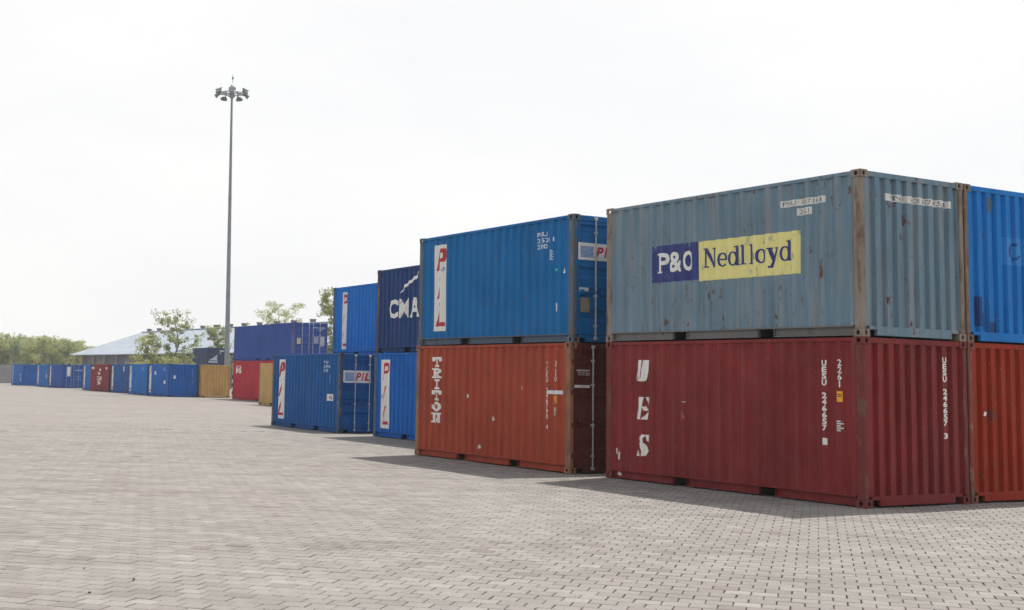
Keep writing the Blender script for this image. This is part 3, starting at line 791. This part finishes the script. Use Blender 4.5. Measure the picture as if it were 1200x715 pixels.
LCN = LC + nC * (LW + .09)  # unseen pair added to keep light out of the gap at the doors
gap_blocker_top = container(LCN, YC, lin(120, 126, 130), 'unseen grey container added behind the blue bannered one, on top of a green one', 40, z=LH, near='door', rust=.3, dust=.3)
gap_blocker_low = container(LCN, YC, lin(50, 96, 70), 'unseen green container added behind the rust-red lettered one', 41, near='door', rust=.3, dust=.3)

# third group, set back: navy over blue, and a lone blue one with its doors towards the second stack
YE = 2.03; dE, nE = nd(YE)
LE = np.array([.05, 40.30]) - dE * 6.058
e2 = container(LE, YE, lin(20, 58, 112), 'navy container with big white letters and a swoosh, stacked on a bright blue container', 7, z=LH, rust=.2, dust=.2, frame=lin(62, 60, 66), frust=.6)
wt = ink(e2, WHITE, .1)
for ch, q0, q1 in (('C', .80, 1.38), ('M', 1.48, 2.12), ('A', 2.18, 2.80), ('C', 3.1, 3.68), ('G', 3.78, 4.36), ('M', 4.46, 5.1)):
    smark(e2, text_fit(ch, q0, q1, 3.63 - LH, 4.22 - LH, .015 if ch == 'M' else .04), wt)
smark(e2, poly_bm([[(1.52, 4.36 - LH), (1.80, 4.62 - LH), (2.05, 4.70 - LH), (2.60, 4.90 - LH), (2.75, 5.0 - LH), (2.62, 4.80 - LH), (2.1, 4.62 - LH), (1.85, 4.54 - LH)]]), wt, name='logo_swoosh')
e1 = container(LE - nE * .04, YE, lin(0, 94, 178), 'bright blue container with a red and white banner, under the navy lettered container', 8, rust=.15, dust=.15, frame=lin(70, 92, 112), frust=.5)
pil_banner(e1, SL(5.60), SL(5.02), .27, 2.37)
dD, nD = nd(YD)
dcont = container(LD, YD, lin(0, 82, 146), 'lone blue container with nothing stacked on it, doors bearing a red and white sign', 9, near='door', rust=.22, dust=.2, frame=lin(64, 84, 108), frust=.5)
pil_banner(dcont, SL(5.50), SL(4.93), .28, 2.40)
pil_door_sign(dcont, z0=1.63, z1=2.03)
number_block(dcont, SL(1.34), ('PCIU', '281460', '2210'), 2.34, .10, (.5, .6, .72), .085, wear=.45)
smark(dcont, rect(SL(1.02), SL(.50), 1.02, 1.24), ink(dcont, (.72, .70, .70), .15), name='label')
smark(dcont, text_fit('PIL', SL(.92), SL(.60), 1.07, 1.19, .03), ink(dcont, lin(170, 60, 80), .3), lift=.0065)
smark(dcont, [rect(SL(.9), SL(.78), 1.86 - .06 * i, 1.89 - .06 * i) for i in range(5)], ink(dcont, (.5, .58, .68), .5))
LF = LD + nD * (LW + .10) + dD * .25
f2 = container(LF, YD + .01, lin(0, 108, 190), 'bright blue bannered container raised on another, right behind the lone blue container', 10, z=LH, rust=.12, dust=.12, frame=lin(50, 84, 130), frust=.35)
pil_banner(f2, SL(5.28), SL(4.84), 2.84 - LH, 4.97 - LH)
f1 = container(LF, YD + .01, lin(26, 70, 128), 'blue container hidden behind the lone blue one, carrying a bright blue container', 12, rust=.2, dust=.2)

# long pair further back
YR = 2.0196; LR = np.array([-5.443, 87.04])
r2 = container(LR, YR, lin(36, 74, 148), 'long violet-blue container stacked on the long red container', 13, H=LH, L=12.192, z=2.896, near='door', rust=.12, dust=.12, frame=lin(70, 74, 130), frust=.3)
mark(r2, [text_fit('SCZU 740812', 1.42, 2.28, 2.22, 2.30, .02), text_fit('4310', 1.75, 2.05, 2.08, 2.16, .02)] + [rect(1.45, 1.80 - .03 * (i % 3), 1.62 - i * .07, 1.65 - i * .07) for i in range(7)] + [rect(1.92, 2.22, .98 + .07 * i, 1.02 + .07 * i) for i in range(10)], ink(r2, (.6, .62, .7), .3), 'end', flat=.016)
m = MB(); m.bbox(.006, .022, -.46, -.20, 1.12, 1.52, .003); obj('data_plate', m.mesh('data_plate'), plain('beige_plate', (.42, .39, .30), .6), r2)
smark(r2, [rect(11.55, 11.67, .6 + i * .12, .68 + i * .12) for i in range(14)] + [rect(11.8, 11.9, .5 + i * .15, .58 + i * .15) for i in range(9)], ink(r2, (.42, .44, .56), .5), L=12.192)
r1 = container(LR, YR, lin(176, 40, 56), 'long red container on the ground under the long violet-blue one', 14, H=2.896, L=12.192, near='door', rust=.1, dust=.1, frame=lin(150, 50, 60), frust=.25)
smark(r1, [text_fit('HS', .65, 1.75, 1.95, 2.42, .05), rect(.65, 1.75, 2.48, 2.52)], ink(r1, WHITE, .2), L=12.192)
dR, nR = nd(YR)
y2 = container(np.array([-4.56, 75.4]), YR, lin(186, 154, 98), 'mustard yellow container standing in front of the long red container', 15, rust=.1, dust=.15, frame=lin(170, 138, 80), frust=.2)

# far row along the yard edge
YF = 2.005; dF, nF = nd(YF)
G2 = 'containers in the far row along the yard edge'
L7 = np.array([-16.17, 101.3])
f7 = container(L7, YF, lin(0, 94, 172), 'blue container beside the mustard one, its plain end bearing a small white square', 16, rust=.1, dust=.08, frame=lin(20, 70, 130), frust=.15, group=G2)
pil_banner(f7, .35, .95, .25, 2.40); mark(f7, rect(.42, .60, 1.42, 1.68), ink(f7, WHITE, .1), 'end', name='label')
mark(f7, stacked('PCIU 21', 1.98, .07, 2.2, 1.0, .02), ink(f7, (.4, .5, .65), .4), 'end')
smark(f7, rect(4.7, 5.2, 1.0, 1.25), ink(f7, (.7, .7, .7), .1), name='label'); number_block(f7, 4.5, ('PCIU', '244310'), 2.3, .11, (.4, .55, .7), .1)
smark(f7, rect(1.9, 2.3, 1.7, 2.0), ink(f7, (.6, .65, .72), .3), name='label')
L6 = L7 + dF * (6.058 + .3)
f6 = container(L6 - nF * .05, YF, lin(0, 106, 182), 'blue container with a white banner, end to end behind the one with the white square', 17, rust=.1, dust=.08, group=G2)
pil_banner(f6, .35, .95, .25, 2.40); number_block(f6, 4.4, ('PCIU', '2200'), 2.3, .11, (.4, .55, .7), .1)
L5 = np.array([-22.14, 115.33])
f5 = container(L5, YF, lin(12, 84, 150), 'dusky blue container next to the dark red one in the far row', 18, near='door', rust=.1, dust=.08, group=G2)
pil_banner(f5, .35, .95, .25, 2.40); smark(f5, rect(4.6, 5.0, 1.95, 2.38), ink(f5, WHITE, .2), name='label')
L4 = L5 + dF * (6.058 + .35) - nF * .15
r4 = container(L4, YF + .06, lin(128, 44, 48), 'dark red container with white lettering, the only red one in the far row', 19, rust=.15, dust=.1, group=G2)
smark(r4, [text_fit('CAI', 2.2, 3.8, 1.0, 1.45, .05), text_fit('20', 2.4, 3.4, .62, .98, .05), rect(2.5, 3.3, 1.58, 1.82), rect(2.9, 3.5, 1.95, 2.15), rect(.4, 1.2, 2.1, 2.32), rect(5.0, 5.6, 2.1, 2.3)], ink(r4, (.66, .60, .58), .35))
L3b = L4 + dF * (6.058 + .6) + nF * .35
f4 = container(L3b, YF, lin(0, 102, 178), 'blue container mostly hidden behind the dark red one in the far row', 20, rust=.1, dust=.08, group=G2)
pil_banner(f4, .35, .95, .25, 2.40)
YG = 2.0356; dG, nG = nd(YG)
L3 = np.array([-34.27, 141.15])
f3 = container(L3, YG, lin(0, 78, 156), 'deep blue container with a white placard on its doors in the far row', 21, near='door', rust=.1, dust=.08, group=G2)
pil_banner(f3, .35, .95, .25, 2.40)
mark(f3, [rect(.62, .98, 1.30, 2.34)], ink(f3, (.7, .72, .74), .15), 'end', flat=.012, name='placard')
mark(f3, [rect(1.5, 2.3, 1.92, 2.02), rect(1.55, 2.2, 1.22, 1.26), rect(1.4, 2.25, .95, .99)], ink(f3, (.35, .45, .62), .3), 'end', flat=.012)
L2 = L3 + dG * (6.058 + .9)
f2b = container(L2 + nG * .1, YG, lin(0, 102, 174), 'blue container with a slim white banner, behind the one with the white placard', 22, rust=.1, dust=.08, group=G2)
pil_banner(f2b, .35, .95, .25, 2.40); smark(f2b, rect(4.8, 5.2, 1.0, 1.5), ink(f2b, (.6, .66, .74), .2), name='label')
f1b = container(np.array([-42.7, 156.3]), 2.05, lin(0, 96, 172), 'bare-sided blue container standing between the grey one and a bannered blue one', 23, rust=.1, dust=.08, group=G2)
smark(f1b, [rect(.45, .75, .3, 2.4), rect(4.9, 5.3, 1.2, 1.5), rect(4.9, 5.2, .5, 1.05)], ink(f1b, (.45, .55, .7), .4), name='label')
f0 = container(np.array([-53.3, 182.6]), 2.04, lin(150, 148, 150), 'light grey container at the far end of the row', 24, rust=.25, dust=.2, group=G2)
ym = container(L7 + nF * (LW + .12) - dF * .35, YF, lin(190, 156, 98), 'mustard yellow container side by side with a blue one in the far row', 25, rust=.1, dust=.18, fade=.14, frame=lin(180, 146, 84), frust=.2, group=G2)

# dark pair beyond the far row
LK = np.array([-20.9, 160.0])
k2 = container(LK, YF, lin(40, 58, 96), 'dark navy container with a white emblem, raised behind the mustard one and the mast', 26, z=LH, rust=.1, dust=.1, group='pair beyond the far row')
mark(k2, [poly_bm([[(.3, 1.0), (.9, 1.35), (1.45, 1.75), (1.35, 1.25), (1.5, 1.0)]]), rect(.3, 1.5, .72, .9), rect(1.7, 2.3, 2.1, 2.3), rect(1.7, 1.9, 1.85, 2.0)], ink(k2, (.5, .54, .62), .3), 'end', name='emblem')
k1 = container(LK, YF, lin(40, 58, 96), 'dark navy container on the ground under the one with the emblem', 27, rust=.1, dust=.1, group='pair beyond the far row')

# ---------------------------------------------------------------- warehouse
WD = np.array([.515, -.857]); WN = np.array([.857, .515])         # along the ridge towards the yard, across it
W0 = np.array([-55.7, 235.0]); WL, HW, ZE, ZR, OV = 112., 14., 4.9, 9.55, 3.6
wh = empty('warehouse', (W0[0], W0[1], 0), math.atan2(WD[1], WD[0]))
tag(wh, 'long low warehouse with a pale blue metal roof behind the far containers', 'warehouse')
# local x along the building, local y to the far side
def mat_roof():
    N = NT('roof_sheet'); c = N.coords()
    col = N.mix(N.ramp(N.noise(N.coords((.16, 1.2, .2)), 1.2, 5), .35, .7), (.26, .32, .39), (.38, .43, .49))
    col = N.mix(N.ramp(N.noise(c, .35, 5), .52, .75, 0, .3), col, (.38, .34, .35))
    return N.done(col, .5, 0, .4)
m = MB(); n = int(WL / .9)
slope = (ZR - ZE) / HW
for side in (0, 1):
    for k in range(n):
        a = k * WL / n; b = (k + 1) * WL / n
        for (p, q, up) in ((a, b - .08, 0), (b - .08, b, .05)):
            y0_, z0_ = (0, ZE) if side == 0 else (2 * HW, ZE)
            m.quad((p, y0_, z0_ + up), (q, y0_, z0_ + up), (q, HW, ZR + up), (p, HW, ZR + up))
            m.quad((p, y0_, z0_ - .12), (q, y0_, z0_ - .12), (q, HW, ZR - .12), (p, HW, ZR - .12))
    m.quad((0, y0_, z0_), (WL, y0_, z0_), (WL, y0_, z0_ - .12), (0, y0_, z0_ - .12))
for xx in (0, WL):
    for side in (0, 1):
        y0_ = 0 if side == 0 else 2 * HW
        m.quad((xx, y0_, ZE - .12), (xx, HW, ZR - .12), (xx, HW, ZR + .02), (xx, y0_, ZE + .02))
roof = obj('roof', m.mesh('roof'), mat_roof(), wh)
m = MB(); m.bbox(0, WL, HW - .45, HW + .45, ZR - .06, ZR + .07, .03); obj('ridge_cap', m.mesh('ridge_cap'), mat_roof(), roof)
MAT_VENT = plain('vent_metal', (.12, .12, .13), .6, .2)
vm = MB(); vm.bbox(-.42, .42, -.4, .4, .12, .50, .05); vm.box(-.32, .32, -.3, .3, 0, .12); vm.bbox(-.52, .52, -.5, .5, .50, .58, .02)
vmesh = vm.mesh('ridge_vent')
for t in (3, 8, 14.5, 21, 28, 33.5, 39.2, 44.4, 50, 56, 61.5, 67.5):
    o = obj('ridge_vent', vmesh, MAT_VENT, roof); o.location = (t, HW, ZR + .06); o.scale = (.85, .85, .85)
N = NT('warehouse_wall'); c = N.coords((1, 1, .2))
WALLM = N.done(N.mix(N.ramp(N.noise(c, .8, 5), .35, .7), (.10, .105, .125), (.19, .185, .20)), .7, 0, .3)
m = MB(); P = corr(OV, WL - 1, 220, .12, .3, .2)
for y_, sg in ((1.2, 1), (2 * HW - 1.2, -1)):
    for (a, da), (b, db) in zip(P, P[1:]):
        m.quad((a, y_ + sg * da, -.05), (b, y_ + sg * db, -.05), (b, y_ + sg * db, ZE + .25), (a, y_ + sg * da, ZE + .25))
for xx in (OV, WL - 1):
    m.v += [(xx, 1.2, -.05), (xx, 2 * HW - 1.2, -.05), (xx, 2 * HW - 1.2, ZE + .25), (xx, HW, ZR - .2), (xx, 1.2, ZE + .25)]
    k = len(m.v); m.f.append((k - 5, k - 4, k - 3, k - 2, k - 1))
obj('wall', m.mesh('wall'), WALLM, wh)
colm = MB(); colm.bbox(-.2, .2, .75, 1.15, -.05, ZE + .1, .03); cm = colm.mesh('column')
MAT_COL = plain('column_concrete', (.26, .25, .25), .8)
for k in range(18):
    o = obj('column', cm, MAT_COL, wh); o.location = (OV + 1 + k * 6, 0, 0)
dmesh = MB(); dmesh.bbox(-1.9, 1.9, 1.10, 1.22, -.05, 4.0, .02); dmesh = dmesh.mesh('sliding_door')
MAT_DOOR = plain('warehouse_door', (.17, .11, .115), .7)
for k in (1, 4, 7, 10):
    o = obj('sliding_door', dmesh, MAT_DOOR, wh); o.location = (OV + 4 + k * 6, 0, 0)

# ---------------------------------------------------------------- high mast light
MASTX, MASTY = -12.33, 108.0
mast = empty('high_mast_light', (MASTX, MASTY, 0)); mast.rotation_euler = (0, R(-.84), 0)
tag(mast, 'tall grey tapered steel mast with a ring of floodlights on top', 'light mast')
MAT_MAST = plain('mast_steel', (.21, .245, .275), .5, .35, .15, 2)
MAT_HEAD = plain('floodlight_housing', (.13, .15, .165), .5, .3)
m = MB(); HT = 26.05
for a, b, ra, rb in ((0, 8.4, .235, .185), (8.4, 16.8, .185, .14), (16.8, HT, .14, .085)): m.tube((0, 0, a), (0, 0, b), ra, rb, 12)
for z_ in (8.4, 16.8): m.tube((0, 0, z_ - .12), (0, 0, z_ + .12), .20 if z_ < 9 else .155, .19 if z_ < 9 else .148, 12)
m.tube((0, 0, 0), (0, 0, .06), .42, .42, 12)
obj('pole', m.mesh('pole'), MAT_MAST, mast)
m = MB(); m.tube((0, 0, HT - .6), (0, 0, HT + .45), .17, .15, 10); m.tube((0, 0, HT + .45), (0, 0, HT + .6), .15, .04, 10)
m.tube((.05, 0, HT + .7), (.05, 0, HT + 1.5), .025, .02, 6); m.tube((.05, 0, HT + 1.05), (.05, 0, HT + 1.25), .08, .08, 6)
obj('head_hub', m.mesh('head_hub'), MAT_MAST, mast)
m = MB(); RS = 24
for rr, z_ in ((.95, HT - .18),):
    for i in range(RS):
        a, b = 2 * math.pi * i / RS, 2 * math.pi * (i + 1) / RS
        m.tube((rr * math.cos(a), rr * math.sin(a), z_), (rr * math.cos(b), rr * math.sin(b), z_), .045, .045, 6, False)
for i in range(6):
    a = 2 * math.pi * i / 6 + .3; m.tube((0, 0, HT - .18), (.95 * math.cos(a), .95 * math.sin(a), HT - .18), .04, .04, 6)
obj('head_ring', m.mesh('head_ring'), MAT_MAST, mast)
fm_ = MB()
bmf = bmesh.new(); bmesh.ops.create_cube(bmf, size=1)
for v in bmf.verts:
    k = 1.0 if v.co.x > 0 else .55
    v.co = (v.co.x * .34, v.co.y * .62 * k, v.co.z * .30 * k)
bmesh.ops.bevel(bmf, geom=bmf.edges[:], offset=.03, segments=1, affect='EDGES'); fm_.bm(bmf)
fm_.box(-.30, -.12, -.05, .05, -.05, .05)
fmesh = fm_.mesh('floodlight')
lm_ = MB(); lm_.box(.172, .18, -.27, .27, -.12, .12); lmesh = lm_.mesh('lens')
MAT_LENS = plain('floodlight_glass', (.35, .37, .38), .2, 0, .1, 6, .6)
for i in range(12):
    a = 2 * math.pi * i / 12 + .13
    o = obj('floodlight', fmesh, MAT_HEAD, mast)
    o.location = (1.27 * math.cos(a), 1.27 * math.sin(a), HT - .18 + (.18 if i % 2 else -.22)); o.rotation_euler = (0, R(38), a)
    obj('lens', lmesh, MAT_LENS, o)

# striped post between the mustard and the long red container
sp = empty('striped_post', (-10.75, 98.6, 0)); tag(sp, 'black and white banded post between the mustard and long red containers', 'post')
MB_W = plain('post_white', (.66, .65, .62), .7); MB_B = plain('post_black', (.03, .03, .03), .7); MB_G = plain('post_grey', (.34, .36, .34), .7)
for i in range(6):
    m = MB(); m.tube((0, 0, i * .30), (0, 0, i * .30 + .298), .115, .115, 12); obj('band', m.mesh('band'), MB_B if i % 2 else MB_W, sp)
m = MB(); m.tube((0, 0, 1.80), (0, 0, 2.75), .10, .09, 12); obj('post_top', m.mesh('post_top'), MB_G, sp)

# ---------------------------------------------------------------- trees
def mat_leaf(name, a, b, seed):
    N = NT(name); at = N.n('ShaderNodeAttribute'); at.attribute_name = 'rnd'
    col = N.mix(at.outputs['Fac'], a, b)
    tr = N.n('ShaderNodeBsdfTranslucent'); ms = N.n('ShaderNodeMixShader'); ms.inputs[0].default_value = .5
    N.l(col, tr.inputs['Color']); out = N.t.nodes['Material Output']
    N.done(col, .6, 0, .2)
    N.l(N.b.outputs[0], ms.inputs[1]); N.l(tr.outputs[0], ms.inputs[2]); N.l(ms.outputs[0], out.inputs['Surface'])
    return N.m
LEAF_Y = mat_leaf('leaf_spring', (.30, .33, .115), (.47, .49, .21), 1)
LEAF_G = mat_leaf('leaf_green', (.21, .26, .095), (.37, .41, .17), 2)
LEAF_D = mat_leaf('leaf_dark', (.21, .27, .11), (.36, .42, .19), 3)
BARK = plain('bark', (.16, .135, .11), .9, 0, .3, 5)
def leaf_mesh(centres, radii, per, size, r_):
    C = np.repeat(np.array(centres), per, 0); Rr = np.repeat(np.array(radii), per)
    n = len(C)
    d = r_.normal(0, 1, (n, 3)); d /= np.linalg.norm(d, axis=1)[:, None]
    P = C + d * (Rr * r_.random(n) ** .45)[:, None] * np.array([1, 1, .8])
    a = r_.normal(0, 1, (n, 3)); a /= np.linalg.norm(a, axis=1)[:, None]
    b = np.cross(a, r_.normal(0, 1, (n, 3))); b /= np.linalg.norm(b, axis=1)[:, None]
    s = (size * (.6 + .8 * r_.random(n)))[:, None]
    V = np.stack([P - a * s, P - b * s * .55, P + a * s, P + b * s * .55], 1).reshape(-1, 3)
    me = bpy.data.meshes.new('crown'); me.from_pydata(V.tolist(), [], np.arange(4 * n).reshape(-1, 4).tolist())
    at = me.attributes.new('rnd', 'FLOAT', 'FACE')
    at.data.foreach_set('value', np.clip(np.repeat(r_.random(len(centres)), per) * .6 + r_.random(n) * .4, 0, 1).astype(np.float32))
    return me
def tree(name, x, y, h, w, label, leaf, seed, clear=.28, clumps=40, per=40, size=.16, cr=.55, limbs=9, cat='tree', group=None):
    r_ = np.random.default_rng(seed)
    root = empty(name, (x, y, 0)); tag(root, label, cat, group)
    m = MB(); tr = .018 * h + .04; pts = [Vector((0, 0, -.05))]; nseg = 6
    for i in range(1, nseg + 1): pts.append(Vector((r_.normal(0, .02 * h), r_.normal(0, .02 * h), h * .86 * i / nseg)))
    pts[1] = Vector((0, 0, h * .14))
    for i in range(nseg): m.tube(pts[i], pts[i + 1], tr * (1 - i / nseg * .85), tr * (1 - (i + 1) / nseg * .85), 7, False)
    tips = []
    for k in range(limbs):
        t = clear * .8 + (.86 - clear * .8) * (k + .5) / limbs
        f = t / .86 * nseg; i = min(nseg - 1, int(f)); s = pts[i].lerp(pts[i + 1], f - i)
        ang = k * 2.4 + r_.normal(0, .3); z01 = (t - clear) / (1 - clear)
        ln = w / 2 * (math.sin(math.pi * min(1, max(.12, .25 + z01 * .72))) ** .7) * (.8 + .4 * r_.random())
        e = s + Vector((math.cos(ang) * ln, math.sin(ang) * ln, ln * (.35 + .5 * r_.random())))
        mid = s.lerp(e, .5) + Vector((0, 0, -.06 * ln))
        r0 = tr * (1 - t) * .4 + .010
        m.tube(s, mid, r0, r0 * .7, 5, False); m.tube(mid, e, r0 * .7, r0 * .25, 5, False)
        tips += [(mid, .6), (e, 1), (s.lerp(e, .75), .8)]
        for q in range(2):
            b = mid.lerp(e, .3 + .4 * q); e2 = b + Vector(r_.normal(0, .33 * ln, 3)) + Vector((0, 0, .12 * ln))
            m.tube(b, e2, r0 * .4, r0 * .15, 4, False); tips.append((e2, .9))
    tips.append((pts[-1], 1)); tips.append((pts[-1] + Vector((0, 0, .07 * h)), .6))
    obj('trunk', m.mesh('trunk'), BARK, root)
    cs, rs = [], []
    for k in range(clumps):
        p, q = tips[k % len(tips)]
        c = np.array(p) + r_.normal(0, cr * .45, 3); c[2] = min(max(c[2], h * clear), h * .97)
        cs.append(c); rs.append(cr * q * (.6 + .7 * r_.random()))
    obj('crown', leaf_mesh(cs, rs, per, size, r_), leaf, root)
    return root
G3 = 'young trees in front of the warehouse'
tree('tree', -21.7, 140, 8.7, 4.6, 'airy young tree with gaps in its crown, in front of the warehouse roof', LEAF_G, 101, .36, 115, 38, .10, .48, 16)
tree('tree', -24.2, 138, 6.4, 2.3, 'small slim yellowish tree beside the airy one, before the warehouse', LEAF_Y, 102, .3, 90, 44, .10, .42, 12)
tree('tree', -20.3, 168.6, 8.6, 3.2, 'bushy tree half hidden by the light mast and the navy container', LEAF_G, 103, .3, 100, 44, .12, .6, 10)
tree('tree', -17.9, 236, 15.4, 8.5, 'feathery pale tree standing behind the warehouse ridge', LEAF_Y, 104, .3, 200, 44, .13, .8, 16)
tree('tree', -11.6, 236, 13.4, 3.0, 'almost bare thin tree behind the warehouse ridge', LEAF_Y, 105, .4, 14, 12, .16, .5, 7)
tree('tree', -4.1, 134, 11.4, 3.4, 'tall slim green tree next to the raised bright blue container', LEAF_G, 106, .40, 130, 50, .11, .55, 13)
def bush(x, y, h, w, label, leaf, seed):
    r_ = np.random.default_rng(seed); root = empty('bush', (x, y, 0)); tag(root, label, 'bush')
    m = MB()
    for k in range(7):
        a = r_.random() * 6.28; m.tube((0, 0, -.05), (math.cos(a) * w * .3, math.sin(a) * w * .3, h * (.5 + .3 * r_.random())), .05, .015, 5, False)
    obj('stems', m.mesh('stems'), BARK, root)
    n = 90; th = r_.random(n) * 6.28; rr = np.sqrt(r_.random(n)) * w / 2; z = h * (.12 + .8 * r_.random(n) * (1 - (rr / (w / 2)) ** 2 * .6))
    obj('crown', leaf_mesh(np.stack([rr * np.cos(th), rr * np.sin(th), z], 1), np.full(n, .5), 60, .12, r_), leaf, root)
bush(-24.6, 135, 3.9, 4.0, 'yellow-green bush at the foot of the slim yellowish tree', LEAF_Y, 201)
bush(-21.4, 135.5, 4.1, 3.2, 'olive bush at the foot of the airy tree', LEAF_Y, 202)
bush(-19.5, 136, 3.4, 2.0, 'bright green low bush between the airy tree and the navy container', LEAF_G, 203)
GW = 'trees of the wood beyond the far containers'
rw = np.random.default_rng(77)
k = 0
for row, (Y0, hmul) in enumerate(((262, .92), (290, 1.12))):
    for i in range(15):
        pxx = -130 + i * 17 + (8 if row else 0) + rw.normal(0, 3)
        Y = Y0 + rw.normal(0, 4); X = (pxx + 3.5 - 441.3) / F * Y
        topy = np.interp(pxx, [-150, 0, 15, 40, 65, 82, 108], [396, 394, 393, 398, 396, 401, 409]) + rw.normal(0, 2.2)
        hor = 443.7 - .0218 * (441 - pxx)
        h = max(4, (hor - topy) * Y / F + EYE)
        lab = ['rounded light green tree of the wood beyond the far containers', 'grey-green tree of the wood beyond the far containers'][(i + row) % 3 == 0]
        tree('tree', X, Y, h, 6.5, lab, LEAF_Y if (i + row) % 3 else LEAF_D, 300 + k, .1, 80, 48, .20, 1.0, 9, group=GW); k += 1

# dark scraps lying on the paving
MAT_SCRAP = plain('scrap', (.02, .018, .016), .8)
for i, (x, y, lab) in enumerate(((-2.05, 11.35, 'small dark lump of grit on the open paving'), (-2.27, 10.62, 'tiny dark pebble on the open paving'), (-2.6, 11.9, 'dark scrap lying flat on the open paving'))):
    bm = bmesh.new(); bmesh.ops.create_icosphere(bm, subdivisions=1, radius=.016 - .003 * i)
    for v in bm.verts: v.co.z *= .5; v.co *= 1 + .3 * math.sin(v.co.x * 90 + i); v.co.z += .008
    m = MB(); m.bm(bm); o = obj('pebble', m.mesh('pebble'), MAT_SCRAP); o.location = (x, y, 0); tag(o, lab, 'pebble')

# ---------------------------------------------------------------- haze over the yard
m = MB(); m.box(-420, 420, -60, 420, -1.1, 30)
N = NT('haze_air'); N.t.nodes.remove(N.b); pv = N.n('ShaderNodeVolumePrincipled'); pv.inputs['Color'].default_value = (.93, .95, 1, 1)
pv.inputs['Density'].default_value = .00045; pv.inputs['Anisotropy'].default_value = .3
N.l(pv.outputs[0], N.t.nodes['Material Output'].inputs['Volume'])
tag(obj('haze', m.mesh('haze'), N.m), kind='stuff')
